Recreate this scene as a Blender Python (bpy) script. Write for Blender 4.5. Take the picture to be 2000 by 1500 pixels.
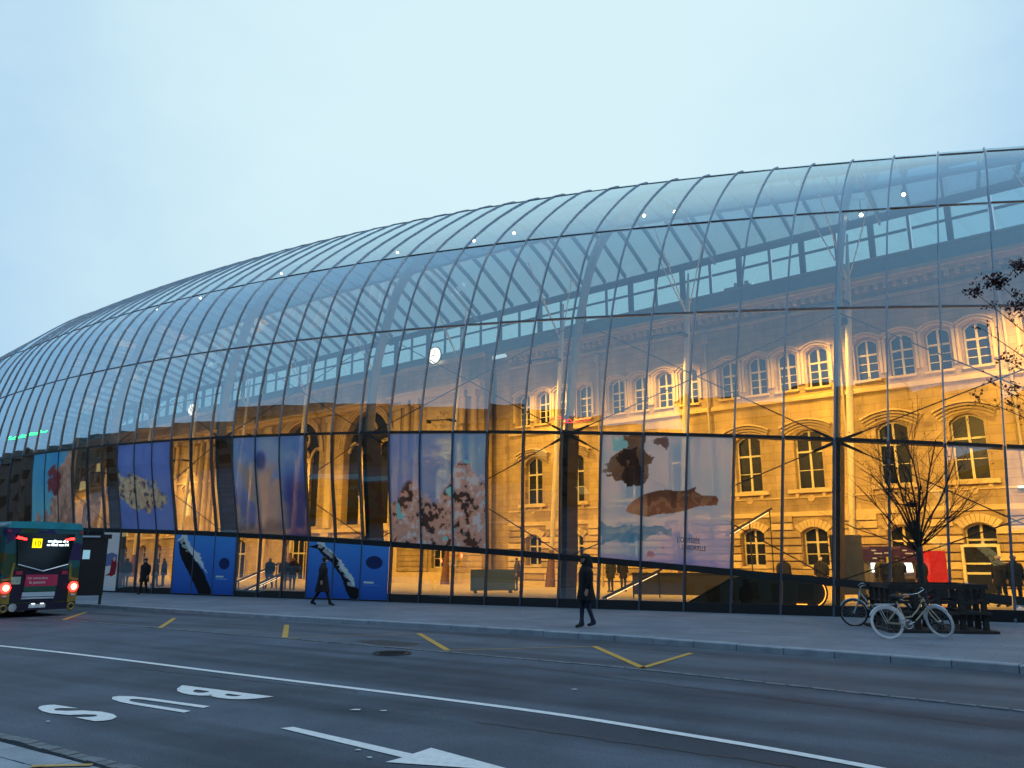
import bpy, bmesh, math, random
import numpy as np
from mathutils import Vector, Matrix
random.seed(7); RNG = np.random.default_rng(7)
for o in list(bpy.data.objects): bpy.data.objects.remove(o)
S = bpy.context.scene; COL = S.collection; R = math.radians; PI = math.pi

# ------------------------------------------------------------------ camera, sky, sun, exposure
FPX, HOR, CH = 1550.0, 1097.0, 1.65
PITCH = math.atan((HOR - 750) / FPX); CP, SP = math.cos(PITCH), math.sin(PITCH)
cam = bpy.data.cameras.new('camera'); cam.sensor_width = 36; cam.lens = 36 * FPX / 2000; cam.clip_end = 3000; cam.clip_start = .1
camo = bpy.data.objects.new('camera', cam); COL.objects.link(camo)
camo.location = (0, 0, CH); camo.rotation_euler = (PI / 2 + PITCH, 0, 0); S.camera = camo

SUN_EL, SUN_AZ = R(14), R(215)
W = bpy.data.worlds.new('World'); S.world = W; W.use_nodes = True
nt = W.node_tree; nt.nodes.clear()
def N(t, typ, **k):
    n = t.nodes.new(typ)
    for a, b in k.items(): setattr(n, a, b)
    return n
out = N(nt, 'ShaderNodeOutputWorld'); bg = N(nt, 'ShaderNodeBackground'); sky = N(nt, 'ShaderNodeTexSky')
sky.sky_type = 'NISHITA'; sky.sun_disc = False; sky.sun_elevation = SUN_EL; sky.sun_rotation = SUN_AZ; sky.air_density = 1.6; sky.dust_density = 3
tc = N(nt, 'ShaderNodeTexCoord'); no = N(nt, 'ShaderNodeTexNoise'); no.inputs['Scale'].default_value = 1.5; no.inputs['Detail'].default_value = 5; no.inputs['Roughness'].default_value = .55
mp = N(nt, 'ShaderNodeMapping'); mp.inputs['Scale'].default_value = (1, 1, 1.8); mp.inputs['Location'].default_value = (.35, .2, .5)
rp = N(nt, 'ShaderNodeValToRGB'); rp.color_ramp.elements[0].position = .70; rp.color_ramp.elements[1].position = 1.0; rp.color_ramp.interpolation = 'EASE'
rp.color_ramp.elements[0].color = (4.6, 7.8, 11.3, 1); rp.color_ramp.elements[1].color = (9.1, 11.8, 12.6, 1)
mx = N(nt, 'ShaderNodeMix', data_type='RGBA'); mx.inputs[0].default_value = .93
vd = N(nt, 'ShaderNodeVectorMath', operation='DOT_PRODUCT'); vd.inputs[1].default_value = (.03, .80, .60); vn = N(nt, 'ShaderNodeVectorMath', operation='NORMALIZE')
nm_ = N(nt, 'ShaderNodeMath', operation='MULTIPLY_ADD'); nm_.inputs[1].default_value = .3; sb_ = N(nt, 'ShaderNodeMath', operation='SUBTRACT'); sb_.inputs[1].default_value = .15
nt.links.new(tc.outputs['Generated'], mp.inputs[0]); nt.links.new(mp.outputs[0], no.inputs['Vector']); nt.links.new(tc.outputs['Generated'], vn.inputs[0]); nt.links.new(vn.outputs[0], vd.inputs[0])
nt.links.new(no.outputs['Fac'], nm_.inputs[0]); nt.links.new(vd.outputs['Value'], nm_.inputs[2]); nt.links.new(nm_.outputs[0], sb_.inputs[0]); nt.links.new(sb_.outputs[0], rp.inputs[0])
nt.links.new(sky.outputs[0], mx.inputs[6]); nt.links.new(rp.outputs[0], mx.inputs[7]); nt.links.new(mx.outputs[2], bg.inputs[0])
bg.inputs[1].default_value = .08; nt.links.new(bg.outputs[0], out.inputs[0])
sl = bpy.data.lights.new('sun', 'SUN'); sl.energy = .5; sl.angle = R(25); sl.color = (.9, .96, 1)
so = bpy.data.objects.new('sun', sl); COL.objects.link(so); so.rotation_euler = (R(20), R(48), 0)
S.view_settings.view_transform = 'Standard'; S.view_settings.look = 'None'; S.view_settings.exposure = 0; S.view_settings.gamma = 1
S.render.engine = 'CYCLES'; cy = S.cycles
cy.max_bounces = 7; cy.diffuse_bounces = 3; cy.glossy_bounces = 4; cy.transmission_bounces = 4; cy.transparent_max_bounces = 24
cy.caustics_reflective = False; cy.caustics_refractive = False; cy.sample_clamp_indirect = 4; cy.use_denoising = True

# ------------------------------------------------------------------ helpers
def ray(x, y):
    u, v = x - 1000., y - 750.
    return Vector((u, FPX * CP + v * SP, FPX * SP - v * CP))
def gp(x, y, z=0.):                      # the point of the ground seen there
    r = ray(x, y); t = (z - CH) / r.z; return Vector((r.x * t, r.y * t, z))
def at(x, y, Y):
    r = ray(x, y) * (Y / ray(x, y).y); return Vector((r.x, r.y, r.z + CH))
def lin(c):
    c = np.asarray(c, float); return np.where(c <= .04045, c / 12.92, ((c + .055) / 1.055) ** 2.4)
MATS = {}
def mat(name, col, rough=.7, metal=0., var=.12, scale=3., bump=0., bscale=None, spec=.5, emit=None, estr=0., stretch=None, col2=None):
    if name in MATS: return MATS[name]
    m = bpy.data.materials.new(name); m.use_nodes = True; t = m.node_tree; b = t.nodes['Principled BSDF']
    b.inputs['Roughness'].default_value = rough; b.inputs['Metallic'].default_value = metal; b.inputs['Specular IOR Level'].default_value = spec
    c = N(t, 'ShaderNodeTexCoord'); n = N(t, 'ShaderNodeTexNoise'); n.inputs['Scale'].default_value = scale; n.inputs['Detail'].default_value = 6; n.inputs['Roughness'].default_value = .62
    src = c.outputs['Object']
    if stretch:
        q = N(t, 'ShaderNodeMapping'); q.inputs['Rotation'].default_value = stretch[0]; q.inputs['Scale'].default_value = stretch[1]; t.links.new(src, q.inputs[0]); src = q.outputs[0]
    t.links.new(src, n.inputs['Vector'])
    r = N(t, 'ShaderNodeValToRGB'); r.color_ramp.elements[0].position = .3; r.color_ramp.elements[1].position = .7
    a = [max(0, x * (1 - var * 1.6)) for x in col]; d = col2 or [min(1, x * (1 + var)) for x in col]
    r.color_ramp.elements[0].color = (*a, 1); r.color_ramp.elements[1].color = (*d, 1)
    t.links.new(n.outputs['Fac'], r.inputs[0]); t.links.new(r.outputs[0], b.inputs['Base Color'])
    if bump:
        n2 = N(t, 'ShaderNodeTexNoise'); n2.inputs['Scale'].default_value = bscale or scale * 8; n2.inputs['Detail'].default_value = 4; t.links.new(c.outputs['Object'], n2.inputs['Vector'])
        bp = N(t, 'ShaderNodeBump'); bp.inputs['Strength'].default_value = bump; bp.inputs['Distance'].default_value = .02
        t.links.new(n2.outputs['Fac'], bp.inputs['Height']); t.links.new(bp.outputs[0], b.inputs['Normal'])
    if emit: b.inputs['Emission Color'].default_value = (*emit, 1); b.inputs['Emission Strength'].default_value = estr
    MATS[name] = m; return m

class MB:
    def __init__(s): s.v = []; s.f = []; s.m = []
    def add(s, vs, fs, mi=0):
        k = len(s.v); s.v += [tuple(v) for v in vs]; s.f += [tuple(k + i for i in f) for f in fs]; s.m += [mi] * len(fs); return s
    def box(s, a, b, mi=0):
        (x0, y0, z0), (x1, y1, z1) = a, b
        return s.add([(x0, y0, z0), (x1, y0, z0), (x1, y1, z0), (x0, y1, z0), (x0, y0, z1), (x1, y0, z1), (x1, y1, z1), (x0, y1, z1)],
                     [(0, 3, 2, 1), (4, 5, 6, 7), (0, 1, 5, 4), (1, 2, 6, 5), (2, 3, 7, 6), (3, 0, 4, 7)], mi)
    def tube(s, pts, rad, n=8, mi=0, closed=False, caps=True):
        pts = [Vector(p) for p in pts]; L = len(pts)
        rad = rad if hasattr(rad, '__len__') else [rad] * L
        vs = []; up = None
        for i, p in enumerate(pts):
            if closed: t = pts[(i + 1) % L] - pts[i - 1]
            else: t = pts[min(i + 1, L - 1)] - pts[max(i - 1, 0)]
            t = t.normalized() if t.length > 1e-9 else Vector((0, 0, 1))
            if up is None: up = Vector((0, 0, 1)) if abs(t.z) < .9 else Vector((1, 0, 0))
            a = t.cross(up)
            if a.length < 1e-6: a = t.cross(Vector((1, 0, .3)))
            a.normalize(); b = a.cross(t).normalized(); up = b
            vs += [p + (a * math.cos(2 * PI * k / n) + b * math.sin(2 * PI * k / n)) * rad[i] for k in range(n)]
        fs = []
        for i in range(L if closed else L - 1):
            j = (i + 1) % L
            fs += [(i * n + k, i * n + (k + 1) % n, j * n + (k + 1) % n, j * n + k) for k in range(n)]
        if caps and not closed: fs += [tuple(range(n - 1, -1, -1)), tuple((L - 1) * n + k for k in range(n))]
        return s.add(vs, fs, mi)
    def prism(s, poly, d, mi=0):           # polygon (3D points) extruded by the vector d
        n = len(poly); d = Vector(d); vs = [Vector(p) for p in poly]; vs += [v + d for v in vs]
        return s.add(vs, [tuple(range(n - 1, -1, -1)), tuple(range(n, 2 * n))] + [(i, (i + 1) % n, n + (i + 1) % n, n + i) for i in range(n)], mi)
    def mesh(s, name, mats, smooth=False):
        me = bpy.data.meshes.new(name); me.from_pydata(s.v, [], s.f)
        for m in (mats if isinstance(mats, (list, tuple)) else [mats]): me.materials.append(m)
        if len(set(s.m)) > 1: me.polygons.foreach_set('material_index', s.m)
        if smooth: me.polygons.foreach_set('use_smooth', [True] * len(s.f))
        me.update(); return me
    def build(s, name, mats, parent=None, smooth=False, fix=True):
        me = s.mesh(name, mats, smooth)
        if fix:
            bm = bmesh.new(); bm.from_mesh(me); bmesh.ops.recalc_face_normals(bm, faces=bm.faces); bm.to_mesh(me); bm.free()
        return obj(name, me, parent)
def obj(name, me, parent=None, loc=None, rz=None):
    o = bpy.data.objects.new(name, me); COL.objects.link(o); o.parent = parent
    if loc is not None: o.location = loc
    if rz is not None: o.rotation_euler.z = rz
    return o
def tag(o, label=None, cat=None, group=None, kind=None):
    for k, v in (('label', label), ('category', cat), ('group', group), ('kind', kind)):
        if v: o[k] = v
    return o
def thing(name, label, cat, loc=(0, 0, 0), rz=0, group=None):
    return tag(obj(name, None, None, loc, rz), label, cat, group)
def text_mesh(txt, size=1., extrude=0., offset=0.):
    cu = bpy.data.curves.new('lettering', 'FONT'); cu.body = txt; cu.size = size; cu.extrude = extrude; cu.align_x = 'CENTER'; cu.resolution_u = 3; cu.offset = offset
    o = bpy.data.objects.new('lettering', cu); COL.objects.link(o); bpy.context.view_layer.update()
    me = bpy.data.meshes.new_from_object(o.evaluated_get(bpy.context.evaluated_depsgraph_get()))
    bpy.data.objects.remove(o); bpy.data.curves.remove(cu); return me

# ------------------------------------------------------------------ materials
STEEL = mat('blue_grey_steel', (.10, .13, .17), .42, .5, .12, 2)
LSTEEL = mat('light_blue_grey_steel', (.27, .35, .43), .4, .4, .1, 2)
DSTEEL = mat('dark_steel', (.022, .024, .026), .5, .3, .2, 2)
GSTEEL = mat('galvanised_steel', (.33, .34, .35), .4, .6, .1, 4)
STONE = mat('yellow_sandstone', (.50, .37, .20), .85, 0, .13, .9, .25, 9)
STONE2 = mat('pale_sandstone_trim', (.56, .43, .25), .85, 0, .10, 1.3, .2, 12)
WFRAME = mat('cream_painted_wood', (.62, .55, .38), .5, 0, .06, 4)
DGLASS = mat('dark_window_glass', (.012, .013, .012), .35, 0, .3, .6, spec=.15)
LITGLASS = mat('lit_window_glass', (.5, .4, .2), .3, 0, .1, 2, emit=(1, .62, .18), estr=1.1)
WOODD = mat('weathered_dark_timber', (.035, .032, .03), .8, 0, .3, 6, .3, 40)
BLACKM = mat('matt_black', (.012, .012, .014), .6, 0, .2, 5)
CLOTH = mat('black_cloth', (.012, .012, .015), .95, 0, .3, 12)
JEANS = mat('dark_denim', (.022, .035, .07), .9, 0, .25, 15)
SKIN = mat('skin', (.45, .27, .2), .6, 0, .1, 8)
HAIR = mat('dark_hair', (.02, .015, .012), .7, 0, .3, 20)
WHITEP = mat('white_paint', (.75, .76, .78), .45, 0, .08, 5)
def ashlar(m, bw, bh):
    t = m.node_tree; b = t.nodes['Principled BSDF']; prev = b.inputs['Base Color'].links[0].from_socket; c = N(t, 'ShaderNodeTexCoord'); sp = N(t, 'ShaderNodeSeparateXYZ'); cb = N(t, 'ShaderNodeCombineXYZ'); br = N(t, 'ShaderNodeTexBrick')
    br.inputs['Scale'].default_value = 1; br.inputs['Brick Width'].default_value = bw; br.inputs['Row Height'].default_value = bh; br.inputs['Mortar Size'].default_value = .012; br.inputs['Color1'].default_value = (1, 1, 1, 1); br.inputs['Color2'].default_value = (.86, .84, .80, 1); br.inputs['Mortar'].default_value = (.55, .5, .45, 1)
    n = N(t, 'ShaderNodeTexNoise'); n.inputs['Scale'].default_value = .35; n.inputs['Detail'].default_value = 6; q = N(t, 'ShaderNodeMapping'); q.inputs['Scale'].default_value = (1.6, 1, .35); mr = N(t, 'ShaderNodeMapRange'); mr.inputs[1].default_value = .35; mr.inputs[2].default_value = .65; mr.inputs[3].default_value = .62; mr.inputs[4].default_value = 1.08
    x = N(t, 'ShaderNodeMix', data_type='RGBA', blend_type='MULTIPLY'); x.inputs[0].default_value = 1; y = N(t, 'ShaderNodeMix', data_type='RGBA', blend_type='MULTIPLY'); y.inputs[0].default_value = 1
    t.links.new(c.outputs['Object'], sp.inputs[0]); t.links.new(sp.outputs['X'], cb.inputs['X']); t.links.new(sp.outputs['Z'], cb.inputs['Y']); t.links.new(cb.outputs[0], br.inputs['Vector']); t.links.new(c.outputs['Object'], q.inputs[0]); t.links.new(q.outputs[0], n.inputs['Vector']); t.links.new(n.outputs['Fac'], mr.inputs[0])
    t.links.new(prev, x.inputs[6]); t.links.new(br.outputs['Color'], x.inputs[7]); t.links.new(x.outputs[2], y.inputs[6]); t.links.new(mr.outputs[0], y.inputs[7]); t.links.new(y.outputs[2], b.inputs['Base Color'])
ashlar(STONE, 1.1, .42)
def glass_mat(name, tint, base, power=4., rough=.01, body=0., bodycol=(.1, .15, .17)):
    m = bpy.data.materials.new(name); m.use_nodes = True; t = m.node_tree; t.nodes.clear()
    o = N(t, 'ShaderNodeOutputMaterial'); tr = N(t, 'ShaderNodeBsdfTransparent'); gl = N(t, 'ShaderNodeBsdfGlossy'); mxs = N(t, 'ShaderNodeMixShader')
    tr.inputs[0].default_value = (*tint, 1); gl.inputs['Roughness'].default_value = rough; gl.inputs[0].default_value = (.75, .92, 1, 1)
    lw = N(t, 'ShaderNodeLayerWeight'); lw.inputs['Blend'].default_value = .5
    pw = N(t, 'ShaderNodeMath', operation='POWER'); pw.inputs[1].default_value = power
    ma = N(t, 'ShaderNodeMath', operation='MULTIPLY_ADD'); ma.inputs[1].default_value = 1 - base; ma.inputs[2].default_value = base
    c = N(t, 'ShaderNodeTexCoord'); n = N(t, 'ShaderNodeTexNoise'); n.inputs['Scale'].default_value = .55; n.inputs['Detail'].default_value = 1
    bp = N(t, 'ShaderNodeBump'); bp.inputs['Strength'].default_value = .12; bp.inputs['Distance'].default_value = .05
    t.links.new(c.outputs['Object'], n.inputs['Vector']); t.links.new(n.outputs['Fac'], bp.inputs['Height']); t.links.new(bp.outputs[0], gl.inputs['Normal'])
    t.links.new(lw.outputs['Facing'], pw.inputs[0]); t.links.new(pw.outputs[0], ma.inputs[0]); t.links.new(ma.outputs[0], mxs.inputs[0])
    first = tr.outputs[0]
    if body:
        df = N(t, 'ShaderNodeBsdfTranslucent'); df.inputs[0].default_value = (*bodycol, 1); m2 = N(t, 'ShaderNodeMixShader'); m2.inputs[0].default_value = body
        t.links.new(first, m2.inputs[1]); t.links.new(df.outputs[0], m2.inputs[2]); first = m2.outputs[0]
    t.links.new(first, mxs.inputs[1]); t.links.new(gl.outputs[0], mxs.inputs[2]); t.links.new(mxs.outputs[0], o.inputs[0]); return m
GLASS = glass_mat('canopy_glass', (.70, .73, .70), .205, 1.7)
RGLASS = glass_mat('roof_glass', (.28, .37, .42), .12, body=.68, bodycol=(.115, .16, .195))
CGLASS = glass_mat('clerestory_glass', (.74, .88, .90), .08)
SGLASS = glass_mat('smoked_glass', (.18, .18, .15), .08)

# ------------------------------------------------------------------ canopy geometry (shared by many builders)
CX = (-4.67143610e-04, -1.37097001, 9.93264407); CY = (2.24157073e-03, .809735456, 25.4488627)
TILT = R(3.919)
LV = [(.2582, -.6686, .1478, 1.032, 1.4257, -.1825), (.6068, -1.8778, .4883, 5.5829, 1.6112, -.2316), (1.2722, -2.2565, .6049, 10.2221, 1.5702, -.2015),
      (2.7618, -1.9226, .5348, 14.3515, 1.6684, -.2125), (5.9167, .8247, -.0576, 17.7606, 2.9861, -.4769)]
FA = R(140.83); FD = Vector((math.cos(FA), math.sin(FA), 0)); FN = Vector((-math.sin(FA), math.cos(FA), 0))   # old facade: leftwards, outwards
FP0 = Vector((21.8, 38.0, 0))
def cbase(s): return Vector((CX[0] * s * s + CX[1] * s + CX[2], CY[0] * s * s + CY[1] * s + CY[2], 0))
def cframe(s):
    T = Vector((2 * CX[0] * s + CX[1], 2 * CY[0] * s + CY[1], 0)).normalized(); return T, Vector((T.y, -T.x, 0))
def clev(s, i):
    T, In = cframe(s); t = min(s, 36.) / 10; q = LV[i]
    o = q[0] + q[1] * t + q[2] * t * t; h = q[3] + q[4] * t + q[5] * t * t
    if i == 0: h = max(h, .3); o *= .4
    if s > 37 and i > 2: h -= .26 * (s - 37) * (1 if i == 4 else .6)       # the far end of the shell comes down
    return cbase(s) + In * o + (Vector((0, 0, 1)) * math.cos(TILT) - T * math.sin(TILT)) * h
def croof(s):                                   # where the glass roof lands above the old facade
    r = clev(s, 4); _, In = cframe(s)
    den = In.dot(FN); k = (FP0 + FN * .3 - r).dot(FN) / den
    e = r + In * k; e.z = 19.75 if s < 37 else min(19.75, r.z - .8); return e
def csect(s):                                   # control points of one section, ground to facade
    pts = [cbase(s)] + [clev(s, i) for i in range(5)]
    e = croof(s); r = pts[-1]
    k_ = min(1, .3 + .7 * max(0, s) / 12) if s < 37 else max(.15, 1 - (s - 37) * .06)
    for f, b in ((.25, 1.15 * k_), (.6, 1.5 * k_)):
        p = r.lerp(e, f); p.z += b; pts.append(p)
    return pts + [e]
NSUB = [1, 4, 4, 5, 6, 4, 4, 3]
def cspline(s):
    P = csect(s); out = []
    for i in range(len(P) - 1):
        p1, p2 = P[i], P[i + 1]; p0 = P[i - 1] if i > 0 else p1 * 2 - p2; p3 = P[i + 2] if i + 2 < len(P) else p2 * 2 - p1
        if i == 0: p3 = p2 * 2 - p1
        if i == 1: p0 = p1 * 2 - p2
        seg = []
        for k in range(NSUB[i] + 1):
            t = k / NSUB[i]
            seg.append(.5 * ((2 * p1) + (p2 - p0) * t + (2 * p0 - 5 * p1 + 4 * p2 - p3) * t * t + (3 * p1 - p0 - 3 * p2 + p3) * t ** 3))
        out.append(seg)
    return out
S0, S1 = -6, 60
SEC = {s: cspline(s) for s in range(S0, S1 + 1)}

# ------------------------------------------------------------------ ground, road, pavement, kerb
ROADZ = -.13
def road_mat(name, c, var, tracks):
    m = mat(name, c, .7, 0, var, .7, .35, 60, spec=.2)
    if not tracks: return m
    t = m.node_tree; b = t.nodes['Principled BSDF']; prev = b.inputs['Base Color'].links[0].from_socket
    cc = N(t, 'ShaderNodeTexCoord'); q = N(t, 'ShaderNodeMapping'); q.vector_type = 'TEXTURE'; q.inputs['Rotation'].default_value = (0, 0, R(-34)); q.inputs['Scale'].default_value = (14, .95, 1)
    n = N(t, 'ShaderNodeTexNoise'); n.inputs['Scale'].default_value = 1.; n.inputs['Detail'].default_value = 4
    r = N(t, 'ShaderNodeValToRGB'); r.color_ramp.elements[0].position = .36; r.color_ramp.elements[1].position = .56; r.color_ramp.elements[0].color = (.50, .51, .53, 1); r.color_ramp.elements[1].color = (1, 1, 1, 1)
    x = N(t, 'ShaderNodeMix', data_type='RGBA', blend_type='MULTIPLY'); x.inputs[0].default_value = 1
    t.links.new(cc.outputs['Object'], q.inputs[0]); t.links.new(q.outputs[0], n.inputs['Vector']); t.links.new(n.outputs['Fac'], r.inputs[0])
    t.links.new(prev, x.inputs[6]); t.links.new(r.outputs[0], x.inputs[7]); t.links.new(x.outputs[2], b.inputs['Base Color'])
    g1 = N(t, 'ShaderNodeTexNoise'); g1.inputs['Scale'].default_value = 55; g1.inputs['Detail'].default_value = 3; g2 = N(t, 'ShaderNodeMapRange'); g2.inputs[1].default_value = .3; g2.inputs[2].default_value = .7; g2.inputs[3].default_value = .66; g2.inputs[4].default_value = 1.34
    x2 = N(t, 'ShaderNodeMix', data_type='RGBA', blend_type='MULTIPLY'); x2.inputs[0].default_value = 1; t.links.new(cc.outputs['Object'], g1.inputs['Vector']); t.links.new(g1.outputs['Fac'], g2.inputs[0]); t.links.new(x.outputs[2], x2.inputs[6]); t.links.new(g2.outputs[0], x2.inputs[7]); t.links.new(x2.outputs[2], b.inputs['Base Color'])
    n3 = N(t, 'ShaderNodeMapRange'); n3.inputs[3].default_value = .55; n3.inputs[4].default_value = .8; t.links.new(n.outputs['Fac'], n3.inputs[0]); t.links.new(n3.outputs[0], b.inputs['Roughness'])
    return m
ASPH = road_mat('asphalt', (.096, .122, .162), .18, True)
BAYM = road_mat('bus_bay_concrete', (.115, .14, .176), .14, True)
def paver_mat(name, c, mortar, sx, sy, rot, width=.02, var=.15):
    m = bpy.data.materials.new(name); m.use_nodes = True; t = m.node_tree; b = t.nodes['Principled BSDF']; b.inputs['Roughness'].default_value = .7
    cc = N(t, 'ShaderNodeTexCoord'); q = N(t, 'ShaderNodeMapping'); q.inputs['Rotation'].default_value = (0, 0, rot)
    br = N(t, 'ShaderNodeTexBrick'); br.inputs['Scale'].default_value = 1; br.inputs['Brick Width'].default_value = sx; br.inputs['Row Height'].default_value = sy; br.inputs['Mortar Size'].default_value = width * .5
    br.inputs['Color1'].default_value = (*c, 1); br.inputs['Color2'].default_value = (*[x * (1 - var) for x in c], 1); br.inputs['Mortar'].default_value = (*mortar, 1)
    n = N(t, 'ShaderNodeTexNoise'); n.inputs['Scale'].default_value = .5; n.inputs['Detail'].default_value = 7; n.inputs['Roughness'].default_value = .65
    r = N(t, 'ShaderNodeMapRange'); r.inputs[1].default_value = .3; r.inputs[2].default_value = .7; r.inputs[3].default_value = .72; r.inputs[4].default_value = 1.15
    x = N(t, 'ShaderNodeMix', data_type='RGBA', blend_type='MULTIPLY'); x.inputs[0].default_value = 1
    t.links.new(cc.outputs['Object'], q.inputs[0]); t.links.new(q.outputs[0], br.inputs['Vector']); t.links.new(cc.outputs['Object'], n.inputs['Vector'])
    t.links.new(n.outputs['Fac'], r.inputs[0]); t.links.new(br.outputs['Color'], x.inputs[6]); t.links.new(r.outputs[0], x.inputs[7]); t.links.new(x.outputs[2], b.inputs['Base Color'])
    bp = N(t, 'ShaderNodeBump'); bp.inputs['Strength'].default_value = .3; bp.inputs['Distance'].default_value = .01; bp.invert = True
    t.links.new(br.outputs['Fac'], bp.inputs['Height']); t.links.new(bp.outputs[0], b.inputs['Normal']); return m
PAVE = paver_mat('pavement_slabs', (.20, .24, .295), (.14, .17, .21), .8, .4, R(34))
FLOOR = mat('polished_hall_floor', (.56, .45, .26), .4, 0, .08, 1.)
KERBM = mat('granite_kerb', (.30, .345, .395), .75, 0, .16, 2.5, .3, 40)
SETTM = mat('granite_sett', (.16, .18, .205), .7, 0, .25, 5, .3, 40)
def sheet(name, pts, z, m, label=None, cat=None):
    o = MB().add([(p[0], p[1], z) for p in pts], [tuple(range(len(pts)))]).build(name, m)
    if o.data.polygons[0].normal.z < 0: o.data.flip_normals()
    o['kind'] = 'structure'; return o
big = 900
sheet('road', [(-big, -big), (big, -big), (big, big), (-big, big)], ROADZ, ASPH)
def smooth_curve(P, n=12):
    P = [Vector((p.x, p.y, 0)) for p in P]; out = []
    for i in range(len(P) - 1):
        p1, p2 = P[i], P[i + 1]; p0 = P[i - 1] if i else p1 * 2 - p2; p3 = P[i + 2] if i + 2 < len(P) else p2 * 2 - p1
        for k in range(n):
            t = k / n; out.append(.5 * ((2 * p1) + (p2 - p0) * t + (2 * p0 - 5 * p1 + 4 * p2 - p3) * t * t + (3 * p1 - p0 - 3 * p2 + p3) * t ** 3))
    return out + [P[-1]]
def resample(C, d):
    out = [C[0]]; acc = 0
    for a, b in zip(C, C[1:]):
        L = (b - a).length; t = d - acc
        while t <= L: out.append(a.lerp(b, t / L)); t += d
        acc = L - (t - d)
    return out
KP = [gp(x, y) for x, y in ((150, 1178.5), (350, 1190), (560, 1203), (780, 1215), (1000, 1228), (1250, 1244), (1500, 1262.5), (1750, 1281), (2000, 1300))]
KP = [KP[0] + (KP[0] - KP[1]) * 4] + KP + [KP[-1] + (KP[-1] - KP[-2]) * 6]
KC = smooth_curve(KP)
sheet('pavement', [(p.x, p.y) for p in KC] + [(120, -40), (200, 200), (-200, 300), (-200, KC[0].y)], -.004, PAVE)
kr = resample(KC, 1.0)
kerb = tag(obj('kerb', None), kind='structure')
kerb_pieces = []
for i in range(len(kr) - 1):
    a, b = kr[i], kr[i + 1]
    if a.y > 75 or a.y < 4: continue
    d = (b - a).normalized(); n = Vector((-d.y, d.x, 0)); n = n if n.y < 0 else -n          # towards the road
    a2 = a + d * .008; b2 = b - d * .008; j = random.uniform(-.006, .006); e = .018
    top = .004 + j
    prof = [(-.22, ROADZ), (-.22, top), (.04 - e, top), (.04, top - e), (.055, ROADZ - .03)]
    mb = MB(); q = [[p + n * o + Vector((0, 0, z)) for o, z in prof] for p in (a2, b2)]; k = len(prof)
    mb.add(q[0] + q[1], [(i2, (i2 + 1) % k, k + (i2 + 1) % k, k + i2) for i2 in range(k)] + [tuple(range(k)), tuple(range(2 * k - 1, k - 1, -1))])
    mb.build('kerb_stone', KERBM, kerb)
GC = smooth_curve([gp(x, y, ROADZ) for x, y in ((-420, 1192), (60, 1209), (190, 1217), (450, 1239), (557, 1247), (880, 1275), (1000, 1285.5), (1250, 1308), (1500, 1335), (1750, 1362.5), (2000, 1390), (2500, 1450))])
KB = [p for p in KC if 6 < p.y < 60]
sheet('bus_bay_surface', [(p.x, p.y) for p in GC if p.y > 3] + [(p.x, p.y) for p in reversed([q for q in KC if q.x > GC[0].x - 3 and q.y > 3])], ROADZ + .004, BAYM)
gut = tag(obj('gutter', None), kind='structure')
for a, b in zip(resample(GC, .36), resample(GC, .36)[1:]):
    if b.y > 27: continue
    d = (b - a).normalized(); n = Vector((-d.y, d.x, 0)) * random.uniform(.055, .068); a2 = a + d * .014; b2 = b - d * random.uniform(.01, .03)
    z0, z1 = ROADZ - .05, ROADZ + .011 + random.uniform(0, .006); U = Vector((0, 0, 1))
    MB().prism([a2 + n + U * z0, b2 + n + U * z0, b2 - n + U * z0, a2 - n + U * z0], U * (z1 - z0)).build('gutter_stone', SETTM, gut)
# foreground island corner: stones one by one
isl = tag(obj('paved_island', None), kind='structure')
IC = [gp(-60, 1424, ROADZ), gp(60, 1450, ROADZ), gp(130, 1470, ROADZ), gp(260, 1503, ROADZ), gp(420, 1548, ROADZ)]
IC = resample(smooth_curve(IC), .16)
for a, b in zip(IC, IC[1:]):                     # edging setts
    d = (b - a).normalized(); n = Vector((-d.y, d.x, 0)); n = n if n.y < 0 else -n; a2, b2 = a + d * .006, b - d * .006; U = Vector((0, 0, 1)); z = ROADZ - .03
    MB().prism([a2 + U * z, b2 + U * z, b2 + n * .13 + U * z, a2 + n * .13 + U * z], U * (.055 + random.uniform(0, .012))).build('edging_sett', SETTM, isl)
d0 = (IC[-1] - IC[0]).normalized(); n0 = Vector((-d0.y, d0.x, 0)); n0 = n0 if n0.y < 0 else -n0; o0 = IC[0]
for i in range(-4, 18):
    for j in range(9):
        p = o0 + d0 * (i * .5 + (j % 2) * .25 - .5) + n0 * (.17 + j * .3); U = Vector((0, 0, 1)); z = ROADZ - .04
        if p.y < 1.2 or p.y > 14 or p.x > 3: continue
        MB().prism([p + U * z, p + d0 * .488 + U * z, p + d0 * .488 + n0 * .288 + U * z, p + n0 * .288 + U * z], U * (.066 + random.uniform(0, .008))).build('island_slab', KERBM, isl)

# ------------------------------------------------------------------ painted markings
WMARK = mat('white_road_paint', (.80, .82, .83), .55, 0, .10, 14, .2, 60)
YMARK = mat('yellow_road_paint', (.62, .36, .06), .6, 0, .22, 12, .2, 60)
def ribbon(C, w, z):
    mb = MB(); vs = []
    for i, p in enumerate(C):
        t = (C[min(i + 1, len(C) - 1)] - C[max(i - 1, 0)]).normalized(); n = Vector((-t.y, t.x, 0)) * w / 2
        vs += [(p.x + n.x, p.y + n.y, z), (p.x - n.x, p.y - n.y, z)]
    return mb.add(vs, [(2 * i, 2 * i + 1, 2 * i + 3, 2 * i + 2) for i in range(len(C) - 1)])
def mark(o, label): o['kind'] = 'structure'; o['label'] = label; return o
lc = smooth_curve([gp(x, y, ROADZ) for x, y in ((-500, 1216), (0, 1262), (500, 1322), (1000, 1384), (1350, 1438), (1650, 1490), (2000, 1560))])
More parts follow.
